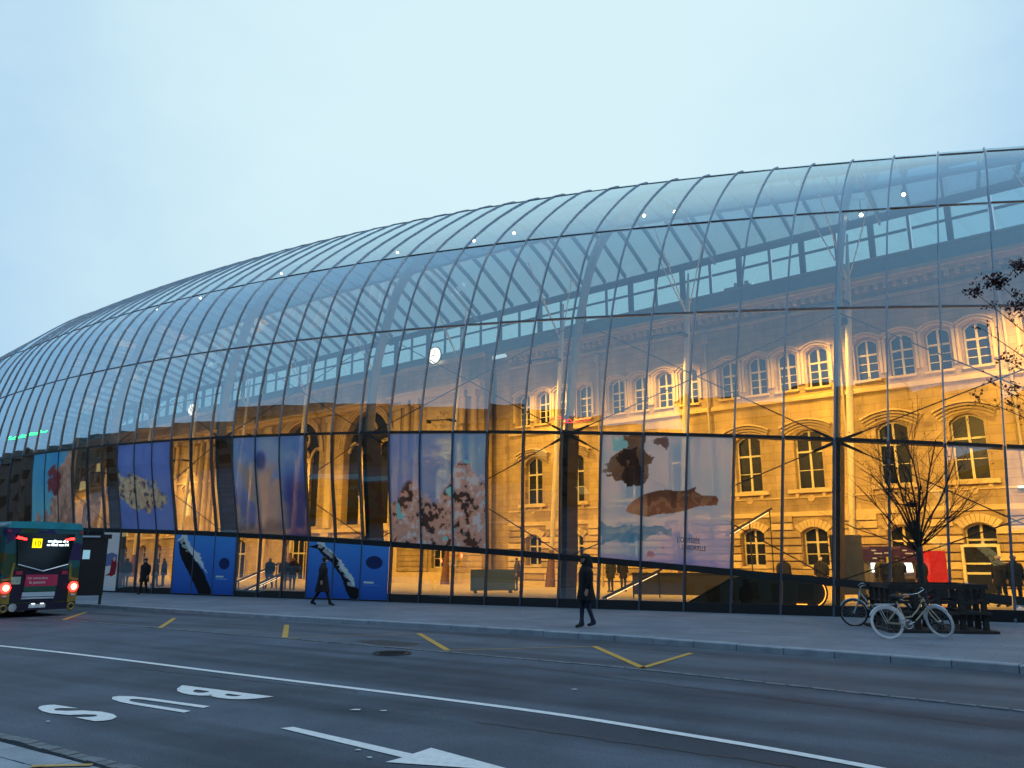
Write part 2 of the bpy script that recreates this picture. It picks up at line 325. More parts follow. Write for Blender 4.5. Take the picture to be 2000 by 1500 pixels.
mark(ribbon(lc, .135, ROADZ + .008).build('lane_line', WMARK), 'long solid white line along the asphalt bus lane')
mk = mark(obj('bus_lane_lettering', None), 'white letters spelling BUS painted on the asphalt')
for ch, q in (('B', ((362, 1341), (345, 1353), (522, 1361), (452, 1369))), ('U', ((240, 1358.5), (214, 1369), (398, 1380), (352, 1391))), ('S', ((97, 1377), (71, 1388), (236, 1398), (188, 1411)))):
    bl, br, tl, tr = [gp(*p, ROADZ) for p in q]; cc_ = (bl + br + tl + tr) / 4; bl, br, tl, tr = [cc_ + (p - cc_) * 1.12 for p in (bl, br, tl, tr)]; me = text_mesh(ch, 1., 0., .04)
    xs = [v.co.x for v in me.vertices]; ys = [v.co.y for v in me.vertices]; x0, x1, y0, y1 = min(xs), max(xs), min(ys), max(ys)
    for v in me.vertices:
        u, w = (v.co.x - x0) / (x1 - x0), (v.co.y - y0) / (y1 - y0)
        p = bl.lerp(br, u).lerp(tl.lerp(tr, u), w); v.co = (p.x, p.y, ROADZ + .009)
    me.materials.clear(); me.materials.append(WMARK); bmx = bmesh.new(); bmx.from_mesh(me); bmesh.ops.recalc_face_normals(bmx, faces=bmx.faces)
    for f in bmx.faces:
        if f.normal.z < 0: f.normal_flip()
    bmx.to_mesh(me); bmx.free(); obj('letter', me, mk)
ar = [gp(x, y, ROADZ) for x, y in ((548, 1423.5), (573, 1421), (806, 1474), (842, 1462), (1010, 1508), (753, 1490), (786, 1481))]
mark(sheet('lane_arrow', ar, ROADZ + .008, WMARK), 'white straight arrow painted in the near lane')
def yl(a, b, w, lab):
    C = [gp(*a, ROADZ), gp(*b, ROADZ)]
    mark(ribbon([C[0].lerp(C[1], t / 6) for t in range(7)], w, ROADZ + .012).build('bay_marking', YMARK), lab)
for a, b, w, lab in (((122, 1212), (168, 1196), .13, 'yellow bay stroke beside the bus'), ((312, 1227), (341, 1208), .13, 'yellow bay stroke next along the kerb from the bus'),
                     ((556, 1247), (560, 1221), .14, 'thick short yellow stroke pointing at the kerb'), ((562, 1246), (820, 1238.5), .05, 'thin worn yellow line joining two strokes'),
                     ((818, 1238), (875, 1271.5), .14, 'thick slanting yellow stroke by the manhole cover'), ((877, 1271), (1160, 1263.5), .05, 'thin worn yellow line leading to the zigzag end'),
                     ((1160, 1263), (1257, 1306), .14, 'long thick yellow stroke of the last zigzag'), ((1253, 1306), (1350, 1276.5), .12, 'final yellow stroke of the zigzag, rising to the kerb')):
    yl(a, b, w, lab)
mark(ribbon([gp(60 + 20 * k, 1499.5 - .5 * k, ROADZ + .03) for k in range(7)], .06, ROADZ + .045).build('island_line', YMARK), 'short yellow line on the paved corner in the foreground')
mh = gp(766, 1277, ROADZ); mhm = mat('cast_iron', (.028, .03, .033), .55, .4, .3, 20)
t = thing('manhole_cover', 'round dark iron manhole cover set in the asphalt', 'manhole cover', (mh.x, mh.y, ROADZ))
mb = MB(); mb.tube([(0, 0, -.02), (0, 0, .012)], .34, 24); mb.build('cover_plate', mhm, t)
mb = MB(); mb.tube([(.37 * math.cos(a), .37 * math.sin(a), .004) for a in np.linspace(0, 2 * PI, 28)[:-1]], .025, 5, closed=True); mb.build('rim', mhm, t)
mb = MB()
for k in range(-3, 4): mb.box((-.25, k * .08 - .012, .012), (.25, k * .08 + .012, .018))
mb.build('tread', mhm, t)
for i, (x, y, s, lab) in enumerate(((695, 1388, .07, 'larger white paper scrap on the asphalt beyond the arrow'), (749, 1390, .045, 'smaller white paper scrap beside the larger one'), (1123, 1348, .05, 'white scrap lying beyond the lane line'),
                                    (699, 1467, .03, 'tiny white scrap beside the arrow shaft'), (722, 1482, .03, 'tiny white scrap near the arrow head'), (93, 1411, .03, 'tiny white scrap below the letter S'), (1021, 1192 + 8, .05, 'white scrap on the pavement by the facade'))):
    p = gp(x, y, ROADZ if y > 1260 else 0); mb = MB()
    pts = [(math.cos(a) * s * random.uniform(.6, 1.4) * .9, math.sin(a) * s * random.uniform(.4, .8), random.uniform(.003, .008)) for a in np.linspace(0, 2 * PI, 8)[:-1]]
    mb.add([(0, 0, .012)] + pts, [(0, k + 1, (k + 1) % 7 + 1) for k in range(7)]); mb.prism([(p_[0], p_[1], .003) for p_ in pts], (0, 0, .004))
    tag(mb.build('paper_scrap', WHITEP), lab, 'litter', 'scraps on the road').location = p + Vector((0, 0, .008))

mark(sheet('repair_patch', [gp(x, y, ROADZ) for x, y in ((693, 1252), (745, 1250), (822, 1257), (806, 1263), (742, 1262))], ROADZ + .006, mat('fresh_tarmac', (.03, .035, .042), .6, 0, .2, 6, .4, 60)), 'darker tarmac repair patch beside the manhole cover')
TAR = mat('tar_sealant', (.022, .024, .028), .5, 0, .2, 9)
for k, (a_, b_) in enumerate((((1010, 1300), (1990, 1425)), ((930, 1410), (1560, 1500)), ((230, 1302), (700, 1352)))):
    rr = random.Random(k + 4); A_, B_ = gp(*a_, ROADZ), gp(*b_, ROADZ)
    mark(ribbon([A_.lerp(B_, j / 40) + Vector((rr.gauss(0, .012), rr.gauss(0, .02), 0)) for j in range(41)], .022, ROADZ + .0065).build('tar_seam', TAR), ('long thin tar seam beyond the lane line', 'thin tar seam near the lane line lower down', 'thin tar seam above the painted letters')[k])
# hall floor
def floor_pts():
    a = [cbase(s) + cframe(s)[1] * .12 for s in range(S0, S1 + 1)]
    return [(p.x, p.y) for p in a] + [tuple((FP0 + FD * 125)[:2]), tuple((FP0 + FD * -18)[:2])]
FZ = .12
o = MB().prism([(x, y, .0) for x, y in floor_pts()], (0, 0, FZ)).build('hall_floor', FLOOR); o['kind'] = 'structure'

# ------------------------------------------------------------------ glass canopy
can = thing('glass_canopy', 'huge curved glass canopy of bowed panes and steel ribs fronting the old station', 'canopy')
def sweep(s, a, b, o0, o1, hw):
    """a box-section bar along the section of rib s, segments a..b, from offset o0 (inside +) to o1"""
    T, In = cframe(s); pts = []
    for i in range(a, b):
        seg = cspline(s)[i]; pts += seg if not pts else seg[1:]
    vs = []
    for i, p in enumerate(pts):
        t = (pts[min(i + 1, len(pts) - 1)] - pts[max(i - 1, 0)]).normalized(); n = t.cross(T).normalized()
        if n.dot(In) < 0 and i < len(pts) * .3: n = -n
        if i: n = n if n.dot(pn) > 0 else -n
        pn = n
        for w, o in ((-hw, o0), (hw, o0), (hw, o1), (-hw, o1)): vs.append(p + T * w + n * o)
    fs = []
    for i in range(len(pts) - 1):
        for k in range(4): fs.append((i * 4 + k, i * 4 + (k + 1) % 4, i * 4 + 4 + (k + 1) % 4, i * 4 + 4 + k))
    L = len(pts) * 4; fs += [(3, 2, 1, 0), (L - 4, L - 3, L - 2, L - 1)]
    return MB().add(vs, fs)
for s in range(S0, S1 + 1):
    sweep(s, 0, 2, -.05, .10, .036).build('mullion', STEEL, can)
    sweep(s, 2, 5, -.06, .04, .022).build('rib', LSTEEL, can)
    sweep(s, 5, 7, -.06, .06, .022).build('roof_rib', LSTEEL, can)
    sweep(s, 7, 8, .02, .3, .06).build('rafter', DSTEEL, can)
ARCH = list(range(S0, S1 + 1, 6))
for s in ARCH:
    sweep(s, 0, 2, .35, 1.25, .12).build('main_arch', DSTEEL, can)
    sweep(s, 2, 5, .35, .8, .06).build('upper_arch', LSTEEL, can)
    sweep(s, 5, 8, .35, .6, .05).build('roof_arch', LSTEEL, can)
purl = MB()
for i, (hh, d0_, d1_) in enumerate(((.11, -.05, .22), (.055, -.04, .2), (.025, -.04, .1), (.018, -.03, .06), (.018, -.03, .06), (.05, -.03, .14), (.05, -.03, .14))):
    for s in range(S0, S1):
        P = []
        for q in (s, s + 1):
            T, In = cframe(q); p = SEC[q][i][-1]; tt = (SEC[q][i + 1][1] - SEC[q][i][-2]).normalized(); n = tt.cross(T); n = n if n.dot(In) > 0 or i > 3 else -n
            if i > 3 and n.z > 0: n = -n
            g = .05 if q == s else -.05
            P += [p + T * g + tt * a + n * b for a, b in ((-hh, d0_), (hh, d0_), (hh, d1_), (-hh, d1_))]
        tm = MB().add(P, [(0, 1, 5, 4), (1, 2, 6, 5), (2, 3, 7, 6), (3, 0, 4, 7), (3, 2, 1, 0), (4, 5, 6, 7)])
        if i < 4 and s < 40: tm.build('transom', (DSTEEL, DSTEEL, STEEL, STEEL)[i], can)
        else: purl.add(tm.v, tm.f)
purl.build('roof_purlins', LSTEEL, can)['kind'] = 'stuff'
# opaque kick plate along the foot of the glass
for s in range(S0, S1):
    a, b = cbase(s), cbase(s + 1); T, In = cframe(s); U = Vector((0, 0, 1))
    MB().prism([a - In * .02, b - In * .02, b + In * .14, a + In * .14], U * .32).build('plinth', BLACKM, can)
P_ = [p for seg in SEC[S1] for p in seg[1:]]; e_ = P_[-1]
MB().prism([cbase(S1), *P_, Vector((e_.x, e_.y, 0))], cframe(S1)[0] * .3).build('end_wall', mat('dark_end_cladding', (.05, .055, .06), .7), can)
# panes
roofmass = MB(); eaves = MB(); faraway = MB()
LOWPOST = {11: 'a', 17: 'b', 23: 'c', 24: 'd'}
for s in range(S0, S1):
    for i in range(8):
        A, Bq = SEC[s][i], SEC[s + 1][i]; n = len(A); vs = []
        T, In = cframe(s); j = [random.uniform(-.011, .011) for _ in range(4)]
        for k in range(n):
            f = k / (n - 1); t = T * .02
            oa = In * (j[0] * (1 - f) + j[1] * f); ob = In * (j[2] * (1 - f) + j[3] * f)
            vs += [A[k] + t + oa, Bq[k] - t + ob]
        mb = MB().add(vs, [(2 * k, 2 * k + 1, 2 * k + 3, 2 * k + 2) for k in range(n - 1)])
        if i < 5 and s < 40: mb.build('pane', GLASS, can, smooth=True, fix=False)
        elif i < 5: faraway.add(mb.v, mb.f)
        elif i < 7: roofmass.add(mb.v, mb.f)
        else: eaves.add(mb.v, mb.f)
o = roofmass.build('roof_glazing', RGLASS, can, smooth=True, fix=False); o['kind'] = 'stuff'
o = faraway.build('far_glazing', GLASS, can, smooth=True, fix=False); o['kind'] = 'stuff'
o = eaves.build('rear_roof_glazing', glass_mat('fritted_glass', (.40, .52, .56), .08, body=.2, bodycol=(.16, .22, .25)), can, smooth=True, fix=False); o['kind'] = 'stuff'

# tension cables between the main arches
for a, b in zip(ARCH, ARCH[1:]):
    for (i, q), (k, r_) in (((1, a), (0, b)), ((1, a), (2, b)), ((1, b), (0, a)), ((1, b), (2, a))):
        pa = clev(q, i) + cframe(q)[1] * .6; pb = clev(r_, k) + cframe(r_)[1] * .6
        mb = MB(); mb.tube([pa, pb], .022, 6); d = (pb - pa).normalized()
        mb.tube([pa, pa + d * .25, pa + d * .8, pa + d * .9], [.06, .06, .045, .02], 6); mb.build('cable', DSTEEL, can)

# ------------------------------------------------------------------ old station building (local: x leftwards along the facade, y outwards, z up)
bld = thing('station_building', 'old sandstone station facade with rows of arched windows behind the glass canopy', 'building', FP0, FA)
def arch_top(op, x):
    cx, w, zs, zt, rise = op; u = min(1, abs(x - cx) / (w / 2))
    return zt + (rise * math.sqrt(max(0, 1 - u * u)) if rise > .35 * w else rise * (1 - u * u))
def wall(x0, x1, z0, z1, ops, y=0., rev=.52, back=None):
    mb = MB(); xs = {x0, x1}
    for cx, w, *_ in ops:
        for k in range(13): xs.add(cx - w / 2 + w * k / 12)
    xs = sorted(x for x in xs if x0 - 1e-6 <= x <= x1 + 1e-6)
    for a, b in zip(xs, xs[1:]):
        if b - a < 1e-5: continue
        m = (a + b) / 2; cov = sorted([o for o in ops if abs(m - o[0]) < o[1] / 2], key=lambda o: o[2]); la = lb = z0
        for o in cov:
            mb.add([(a, y, la), (b, y, lb), (b, y, o[2]), (a, y, o[2])], [(0, 1, 2, 3)])
            ta, tb = arch_top(o, a), arch_top(o, b)
            mb.add([(a, y, o[2]), (b, y, o[2]), (b, y - rev, o[2]), (a, y - rev, o[2])], [(0, 1, 2, 3)])
            mb.add([(a, y, ta), (b, y, tb), (b, y - rev, tb), (a, y - rev, ta)], [(0, 1, 2, 3)])
            la, lb = ta, tb
        mb.add([(a, y, la), (b, y, lb), (b, y, z1), (a, y, z1)], [(0, 1, 2, 3)])
    for cx, w, zs, zt, rise in ops:
        for sx in (-1, 1):
            x = cx + sx * w / 2; mb.add([(x, y, zs), (x, y - rev, zs), (x, y - rev, zt), (x, y, zt)], [(0, 1, 2, 3)])
    return mb
WINCACHE = {}
def window_meshes(key, w, h, rise, bars, lit=False):
    if key in WINCACHE: return WINCACHE[key]
    fr = MB(); op = (0, w, 0, h, rise); f = .075; zt = h * .72
    fr.box((-w / 2, -.06, 0), (-w / 2 + f, .02, h)); fr.box((w / 2 - f, -.06, 0), (w / 2, .02, h)); fr.box((-w / 2 + f, -.06, 0), (w / 2 - f, .02, .09))
    fr.box((-.055, -.06, .09), (.055, .045, h + rise * .95)); fr.box((-w / 2 + f, -.06, zt - .05), (-.055, .04, zt + .05)); fr.box((.055, -.06, zt - .05), (w / 2 - f, .04, zt + .05))
    for k in range(1, bars + 1):
        z = .09 + (zt - .05 - .09) * k / (bars + 1)
        for a, b in ((-w / 2 + f, -.055), (.055, w / 2 - f)): fr.box((a, -.05, z - .02), (b, .02, z + .02))
    n = 12; xs = [-w / 2 + w * k / n for k in range(n + 1)]
    for a, b in zip(xs, xs[1:]):          # arched head of the frame
        ta, tb = arch_top(op, a) - .004, arch_top(op, b) - .004
        fr.add([(a, .02, ta), (b, .02, tb), (b, .02, tb - .07), (a, .02, ta - .07), (a, -.06, ta), (b, -.06, tb), (b, -.06, tb - .07), (a, -.06, ta - .07)], [(0, 1, 2, 3), (4, 5, 6, 7), (3, 2, 6, 7), (0, 1, 5, 4)])
    panes = []
    for sx in (-1, 1):
        x0, x1 = sorted((sx * .05, sx * (w / 2 - f + .01)))
        panes.append(MB().box((x0, -.05, .085), (x1, -.03, zt - .045)))
        mb = MB(); m = 6; top = [(x0 + (x1 - x0) * k / m, -.03, max(zt + .06, arch_top(op, x0 + (x1 - x0) * k / m) - .06)) for k in range(m + 1)]
        mb.prism([(x0, -.03, zt + .045), (x1, -.03, zt + .045)] + top[::-1], (0, -.02, 0)); panes.append(mb)
    g = LITGLASS if lit else DGLASS
    al = MB(); [al.add(p.v, p.f) for p in panes]
    WINCACHE[key] = (fr.mesh('window', WFRAME), [p.mesh('pane', g) for p in panes], [al.mesh('panes', g)]); return WINCACHE[key]
def hood_mesh(w, rise, th, dep, steps=2, legs=0., ext=.3):
    mb = MB(); n = 14
    for st in range(steps):
        o0 = .06 + st * th / steps; o1 = o0 + th / steps * .66; d = dep * (st + 1) / steps
        ww = w + ext
        for k in range(n):
            q = []
            for x_ in (k, k + 1):
                u = -1 + 2 * x_ / n; q.append((u, (1 - u * u) if rise < .35 * w else math.sqrt(max(0, 1 - u * u))))
            P = []
            for u, g in q:
                for o in (o0, o1): P += [(u * (ww / 2 + o * .5), 0, g * rise + o), (u * (ww / 2 + o * .5), d, g * rise + o)]
            mb.add(P, [(1, 5, 7, 3), (0, 1, 5, 4), (2, 3, 7, 6), (0, 1, 3, 2), (4, 5, 7, 6)])
    if legs:
        for sx in (-1, 1): mb.box((sx * (w / 2 + .2) - .07, 0, -legs), (sx * (w / 2 + .2) + .07, dep * .6, .05))
    return mb
HOODS = {}
def hood(key, *a):
    if key not in HOODS: HOODS[key] = hood_mesh(*a).mesh('hood_mould', STONE2)
    return HOODS[key]
def add_window(kind, cx, zs, y=0., lit=False, far=False):
    w, h, rise, bars = {'g': (1.35, 1.75, .3, 1), 'p': (1.5, 2.85, .38, 1), 'a': (1.12, 1.95, .32, 2), 'n': (1.1, 3.0, .55, 3)}[kind]
    fr, panes, joined = window_meshes(kind + str(lit), w, h, rise, bars, lit); panes = joined if far else panes
    o = obj('window', fr, bld, (cx, y - .42, zs))
    for p in panes: obj('pane', p, o)
    if kind != 'g': obj('hood_mould', hood(kind, w, rise, *{'p': (.58, .34, 4, 0., .75), 'a': (.26, .2, 2, 1.7, .34), 'n': (.22, .14, 2, .3)}[kind]), o, (0, .42, h))
    if kind == 'p':
        if 'sillp' not in HOODS:
            mb = MB(); mb.box((-1.15, 0, -.2), (1.15, .26, 0)); mb.box((-.8, 0, -.42), (-.62, .14, -.2)); mb.box((.62, 0, -.42), (.8, .14, -.2)); mb.tube([(0, -.02, -.5), (0, .1, -.5)], .17, 10); HOODS['sillp'] = mb.mesh('sill', STONE2)
        obj('sill', HOODS['sillp'], o, (0, .42, 0))
    else:
        if 'sill' + kind not in HOODS: HOODS['sill' + kind] = MB().box((-w / 2 - .12, 0, -.12), (w / 2 + .12, .12, 0)).mesh('sill', STONE2)
        obj('sill', HOODS['sill' + kind], o, (0, .42, 0))
    return (cx, w, zs, zs + h, rise)
ZT = 16.5
BW = 7.676
def bay(cx, near=True, door=False):
    x0, x1 = cx - BW / 2, cx + BW / 2; ops = []
    for k, dx in enumerate((-1.697, 1.697)):
        zs = 1.4
        ops.append(add_window('g', cx + dx, zs, far=not near)); ops.append(add_window('p', cx + dx, 5.45, far=not near))
    for dx in (-2.565, -.855, .855, 2.565): ops.append(add_window('a', cx + dx, 10.95, far=not near))
    wall(x0, x1, 0, ZT, ops).build('wall', STONE, bld)
    if near:                                            # rusticated courses, stone by stone
        z = .45; ch = .405
        while z < 3.98:
            segs = [(x0, x1)]
            for o in ops:
                if o[2] < 3:
                    if z + ch > o[2] + .05 and z < o[3] + o[4] + .35:
                        segs = [t_ for a, b in segs for t_ in ((a, min(b, o[0] - o[1] / 2 - (.02 if z < o[3] - .2 else .42))), (max(a, o[0] + o[1] / 2 + (.02 if z < o[3] - .2 else .42)), b)) if t_[1] - t_[0] > .1]
            for a, b in segs:
                m = max(1, round((b - a) / 1.5))
                for k in range(m):
                    xa, xb = a + (b - a) * k / m, a + (b - a) * (k + 1) / m
                    MB().box((xa + .006, -.05, z + .04), (xb - .004, .14 + random.uniform(-.01, .01), z + ch - .03)).build('stone_block', STONE2 if random.random() < .4 else STONE, bld)
            z += ch
        for o in ops:
            if o[2] > 3: continue
            for k in range(9):                          # voussoirs
                a0, a1 = -1 + 2 * k / 9 + .012, -1 + 2 * (k + 1) / 9 - .012; P = []
                for u in (a0, a1):
                    xi = o[0] + u * o[1] / 2 * 1.02; zi = arch_top(o, o[0] + u * o[1] / 2 * .995) + .01
                    P.append((xi, zi)); P.append((o[0] + u * (o[1] / 2 + .34), zi + .42 - .1 * abs(u)))
                MB().prism([(P[0][0], -.03, P[0][1]), (P[2][0], -.03, P[2][1]), (P[3][0], -.03, P[3][1]), (P[1][0], -.03, P[1][1])], (0, .2, 0)).build('voussoir', STONE2, bld)
    mb = MB()
    for z0, z1, d in ((0, .42, .12), (4.02, 4.2, .14), (4.2, 4.27, .09), (4.98, 5.06, .1), (10.3, 10.48, .13), (10.48, 10.56, .08), (15.2, 15.35, .1), (16.05, 16.25, .3), (16.25, 16.5, .45)): mb.box((x0, -.03, z0), (x1, d, z1))
    mb.build('string_course', STONE2, bld)
    for k in range(16):
        xx = x0 + (k + .5) * BW / 16; obj('bracket', HOODS.setdefault('br', MB().box((-.1, 0, -.32), (.1, .26, 0)).mesh('bracket', STONE2)), bld, (xx, 0, 16.05))
for i in range(-2, 4): bay(1.483 + BW * i, i > -2)
for i in range(0, 7): bay(78.5 + BW * i, False)
PIPE = mat('painted_drainpipe', (.42, .36, .27), .5, 0, .1, 3)
for xx in [1.483 + BW * (i + .5) for i in range(-2, 3)]:
    mb = MB(); mb.tube([(xx, .2, .1), (xx, .2, 15.2)], .07, 8); mb.box((xx - .16, .05, 14.5), (xx + .16, .33, 15.0)); mb.build('drainpipe', PIPE, bld)
# doors near the frame edge and pilaster strips at the pavilion
dm = MB(); dm.box((-.8, 0, 0), (-.68, .1, 2.3)); dm.box((.68, 0, 0), (.8, .1, 2.3)); dm.box((-.68, 0, 2.2), (.68, .1, 2.34)); dm.box((-.66, .02, .95), (.66, .07, 1.05)); dm.box((-.66, .02, 1.4), (.66, .07, 1.48))
dr = obj('door', dm.mesh('door', WFRAME), bld, (1.483 - 1.697 + .05, .14, .12)); MB().box((-.66, .0, .1), (.66, .03, 2.2)).build('door_panel', DGLASS, dr)
# pavilion: two pylons and three giant arches
def pylon(x0, x1):
    cx = (x0 + x1) / 2; y = .9
    ops = [(cx, 1.5, 6.2, 8.0, .75), (cx, 1.4, 1.2, 3.0, .4)]
    wall(x0, x1, 0, 16.6, ops, y, .4).build('wall', STONE, bld)
    for sx in (x0, x1): MB().add([(sx, 0, 0), (sx, y, 0), (sx, y, 16.6), (sx, 0, 16.6)], [(0, 1, 2, 3)]).build('return_wall', STONE, bld)
    for dx in (-3.5, -2.4, 2.4, 3.5):
        mb = MB(); mb.tube([(cx + dx, y + .12, 4.6), (cx + dx, y + .12, 13.4)], [.3, .25], 12, caps=False); mb.build('column', STONE2, bld, smooth=True)
        mb = MB(); mb.box((cx + dx - .36, y, 4.2), (cx + dx + .36, y + .5, 4.6)); mb.box((cx + dx - .38, y, 13.4), (cx + dx + .38, y + .52, 13.9)); mb.build('capital', STONE2, bld)
    mb = MB()
    for z0, z1, d in ((0, .9, .2), (4.0, 4.2, .35), (9.4, 9.6, .12), (13.9, 14.3, .5), (14.3, 14.5, .75), (16.3, 16.6, .3)): mb.box((x0 - .05, y - .03, z0), (x1 + .05, y + d, z1))
    mb.build('string_course', STONE2, bld)
    mb = MB(); mb.box((cx - 1.35, y - .02, 10.2), (cx + 1.35, y + .1, 13.2)); mb.box((cx - 1.15, y + .1, 10.4), (cx + 1.15, y + .13, 13.0))
    for k in range(26):
        a, b = random.uniform(-.95, .95), random.uniform(10.6, 12.7); r = random.uniform(.1, .28); mb.tube([(cx + a, y + .1, b), (cx + a + random.uniform(-.3, .3), y + .2, b + random.uniform(-.2, .4))], [r * .7, r * .3], 7)
    mb.build('relief_panel', STONE2, bld)
    o = obj('niche_window', WINCACHE['n%s' % True][0] if False else window_meshes('nl', 1.5, 1.8, .75, 1, True)[0], bld, (cx, y - .3, 6.2))
    for p in window_meshes('nl', 1.5, 1.8, .75, 1, True)[1]: obj('pane', p, o)
    obj('hood_mould', hood('py', 1.5, .5, .35, .25, 2), o, (0, .3, 2.4))
    o = obj('window', window_meshes('pg', 1.4, 1.8, .4, 1)[0], bld, (cx, y - .3, 1.2))
    for p in window_meshes('pg', 1.4, 1.8, .4, 1)[1]: obj('pane', p, o)
    for k in range(8):
        for a, b in ((x0, cx - 1.0), (cx + 1.0, x1)): MB().box((a + .02, y - .05, .95 + k * .38), (b - .02, y + .07, 1.29 + k * .38)).build('stone_block', STONE, bld)
pylon(30.0, 38.6); pylon(65.8, 74.4)
ops = []
for cx in (43.2, 52.2, 61.2): ops += [(cx, 5.7, 4.6, 11.0, 2.85), (cx, 3.4, .2, 3.2, .5)]
wall(38.6, 65.8, 0, 16.6, ops, .5, .7).build('wall', STONE, bld)
for cx in (43.2, 52.2, 61.2):
    mb = MB(); mb.prism([(cx - 2.9, -.15, 4.5), (cx + 2.9, -.15, 4.5), (cx + 2.9, -.15, 11)] + [(cx + 2.9 * math.cos(a), -.15, 11 + 2.9 * math.sin(a)) for a in np.linspace(.1, PI - .1, 14)] + [(cx - 2.9, -.15, 11)], (0, -.1, 0))
    w = mb.build('great_window', DGLASS, bld)
    mb = MB()
    for dx in (-.95, .95): mb.box((cx + dx - .17, -.15, 4.6), (cx + dx + .17, .12, 10.6)); mb.box((cx + dx - .3, -.15, 10.2), (cx + dx + .3, .2, 10.6))
    for dx in (-1.9, 0, 1.9): mb.tube([(cx + dx + .78 * math.cos(a), 0, 10.6 + .78 * math.sin(a)) for a in np.linspace(0, PI, 12)], .15, 6)
    mb.tube([(cx + .7 * math.cos(a), 0, 12.3 + .7 * math.sin(a)) for a in np.linspace(0, 2 * PI, 18)[:-1]], .13, 6, closed=True)
    for k in range(3): mb.tube([(cx, 0, 12.3), (cx + .6 * math.cos(PI / 2 + k * 2 * PI / 3), 0, 12.3 + .6 * math.sin(PI / 2 + k * 2 * PI / 3))], .1, 6)
    mb.build('tracery', STONE2, w)
    mb = MB(); mb.box((cx - 1.7, -.1, .15), (cx + 1.7, -.05, 3.7)); dd = mb.build('entrance_door', DGLASS, bld)
    mb = MB(); [mb.box((cx + dx - .06, -.05, .15), (cx + dx + .06, .02, 3.5)) for dx in (-1.6, -.8, 0, .8, 1.6)]; mb.box((cx - 1.6, -.05, 2.3), (cx + 1.6, .03, 2.42)); mb.build('door_frame', WFRAME, dd)
    mb = MB()
    for st in range(3):
        r0 = 2.95 + st * .22; pts = [(cx + r0 * math.cos(a), .5 + .05 * st, 11 + r0 * math.sin(a)) for a in np.linspace(0, PI, 24)]; mb.tube(pts, .09, 6)
    mb.build('archivolt', STONE2, bld, smooth=True)
for cx in (39.3, 47.7, 56.7, 65.1):
    mb = MB(); mb.box((cx - .55, .45, .2), (cx + .55, .85, 4.0)); mb.box((cx - .4, .45, 4.4), (cx + .4, .75, 13.9)); mb.box((cx - .55, .45, 13.4), (cx + .55, .9, 13.9)); mb.build('pilaster', STONE2, bld)
mb = MB()
for z0, z1, d in ((0, .2, .3), (4.0, 4.3, .4), (14.0, 14.3, .5), (14.3, 14.5, .8), (16.3, 16.6, .3)): mb.box((38.6, .45, z0), (65.8, .5 + d, z1))
mb.build('string_course', STONE2, bld)
mb = MB(); mb.box((-18, -12, 0), (130, -.53, 16.4)); mb.build('rear_block', STONE, bld)
# metal gutter band and clerestory between facade and glass roof
TEAL = mat('teal_grey_metal_cladding', (.20, .30, .33), .5, .2, .1, 1)
cl = thing('clerestory', 'band of upright panes between dark posts along the top of the old facade', 'clerestory', FP0, FA)
mb = MB(); mb.box((-16, -.3, 16.62), (130, .02, 17.4)); mb.box((-16, -.32, 17.4), (130, .1, 17.52)); mb.build('gutter_band', TEAL, cl)
mb = MB(); mb.box((-16, -.2, 19.5), (130, .1, 19.9)); mb.build('head_beam', DSTEEL, cl)
x = -15.5; k = 0
POSTM = MB().box((-.14, -.16, 17.52), (.14, .1, 19.5)).mesh('post', DSTEEL); POSTS = MB().box((-.06, -.1, 17.52), (.06, .06, 19.5)).mesh('post', DSTEEL)
RAIL = MB().box((.1, -.08, 18.62), (1.72, .04, 18.74)).mesh('rail', DSTEEL); CP1 = MB().box((.08, -.04, 17.52), (1.75, -.02, 18.62)).mesh('pane', CGLASS); CP2 = MB().box((.08, -.04, 18.74), (1.75, -.02, 19.5)).mesh('pane', CGLASS)
while x < 127:
    obj('post', POSTM if k % 2 == 0 else POSTS, cl, (x, 0, 0)); obj('rail', RAIL, cl, (x, 0, 0)); obj('pane', CP1, cl, (x, 0, 0)); obj('pane', CP2, cl, (x, 0, 0)); x += 1.867; k += 1
ch_ = MB(); ch_.box((-.7, -.6, 0), (.7, .6, 1.3)); ch_.box((-.85, -.75, 1.3), (.85, .75, 1.5)); ch_.tube([(-.35, 0, 1.5), (-.35, 0, 1.95)], [.18, .14], 8); ch_.tube([(.35, 0, 1.5), (.35, 0, 1.95)], [.18, .14], 8)
c = ch_.build('chimney', STONE, bld); c.location = (12, -3.5, 17.2); MB().box((-1, -.7, -1.7), (1, .7, 0)).build('chimney_base', STONE, c)
# clocks
CLK = mat('lit_clock_face', (.9, .88, .8), .4, 0, .03, 3, emit=(1, .93, .78), estr=2.2)
for cx, lab in ((34.4, 'round lit white clock high on the nearer stone pylon'), (69.5, 'round lit white clock high on the farther stone pylon')):
    p = FP0 + FD * cx + FN * 1.6; t = thing('clock', lab, 'clock', (p.x, p.y, 16.95), FA, 'lit clocks on the facade')
    MB().tube([(0, -.1, 0), (0, .06, 0)], .62, 24).build('dial', CLK, t)
    mb = MB(); mb.tube([(.66 * math.cos(a), 0, .66 * math.sin(a)) for a in np.linspace(0, 2 * PI, 28)[:-1]], .05, 6, closed=True); mb.box((-.08, -.7, -.08), (.08, -.1, .08)); mb.build('case', DSTEEL, t)
    mb = MB(); mb.box((-.025, .065, -.05), (.025, .075, .45)); mb.box((-.02, .065, -.03), (.33, .075, .03)); mb.build('hand', BLACKM, t)

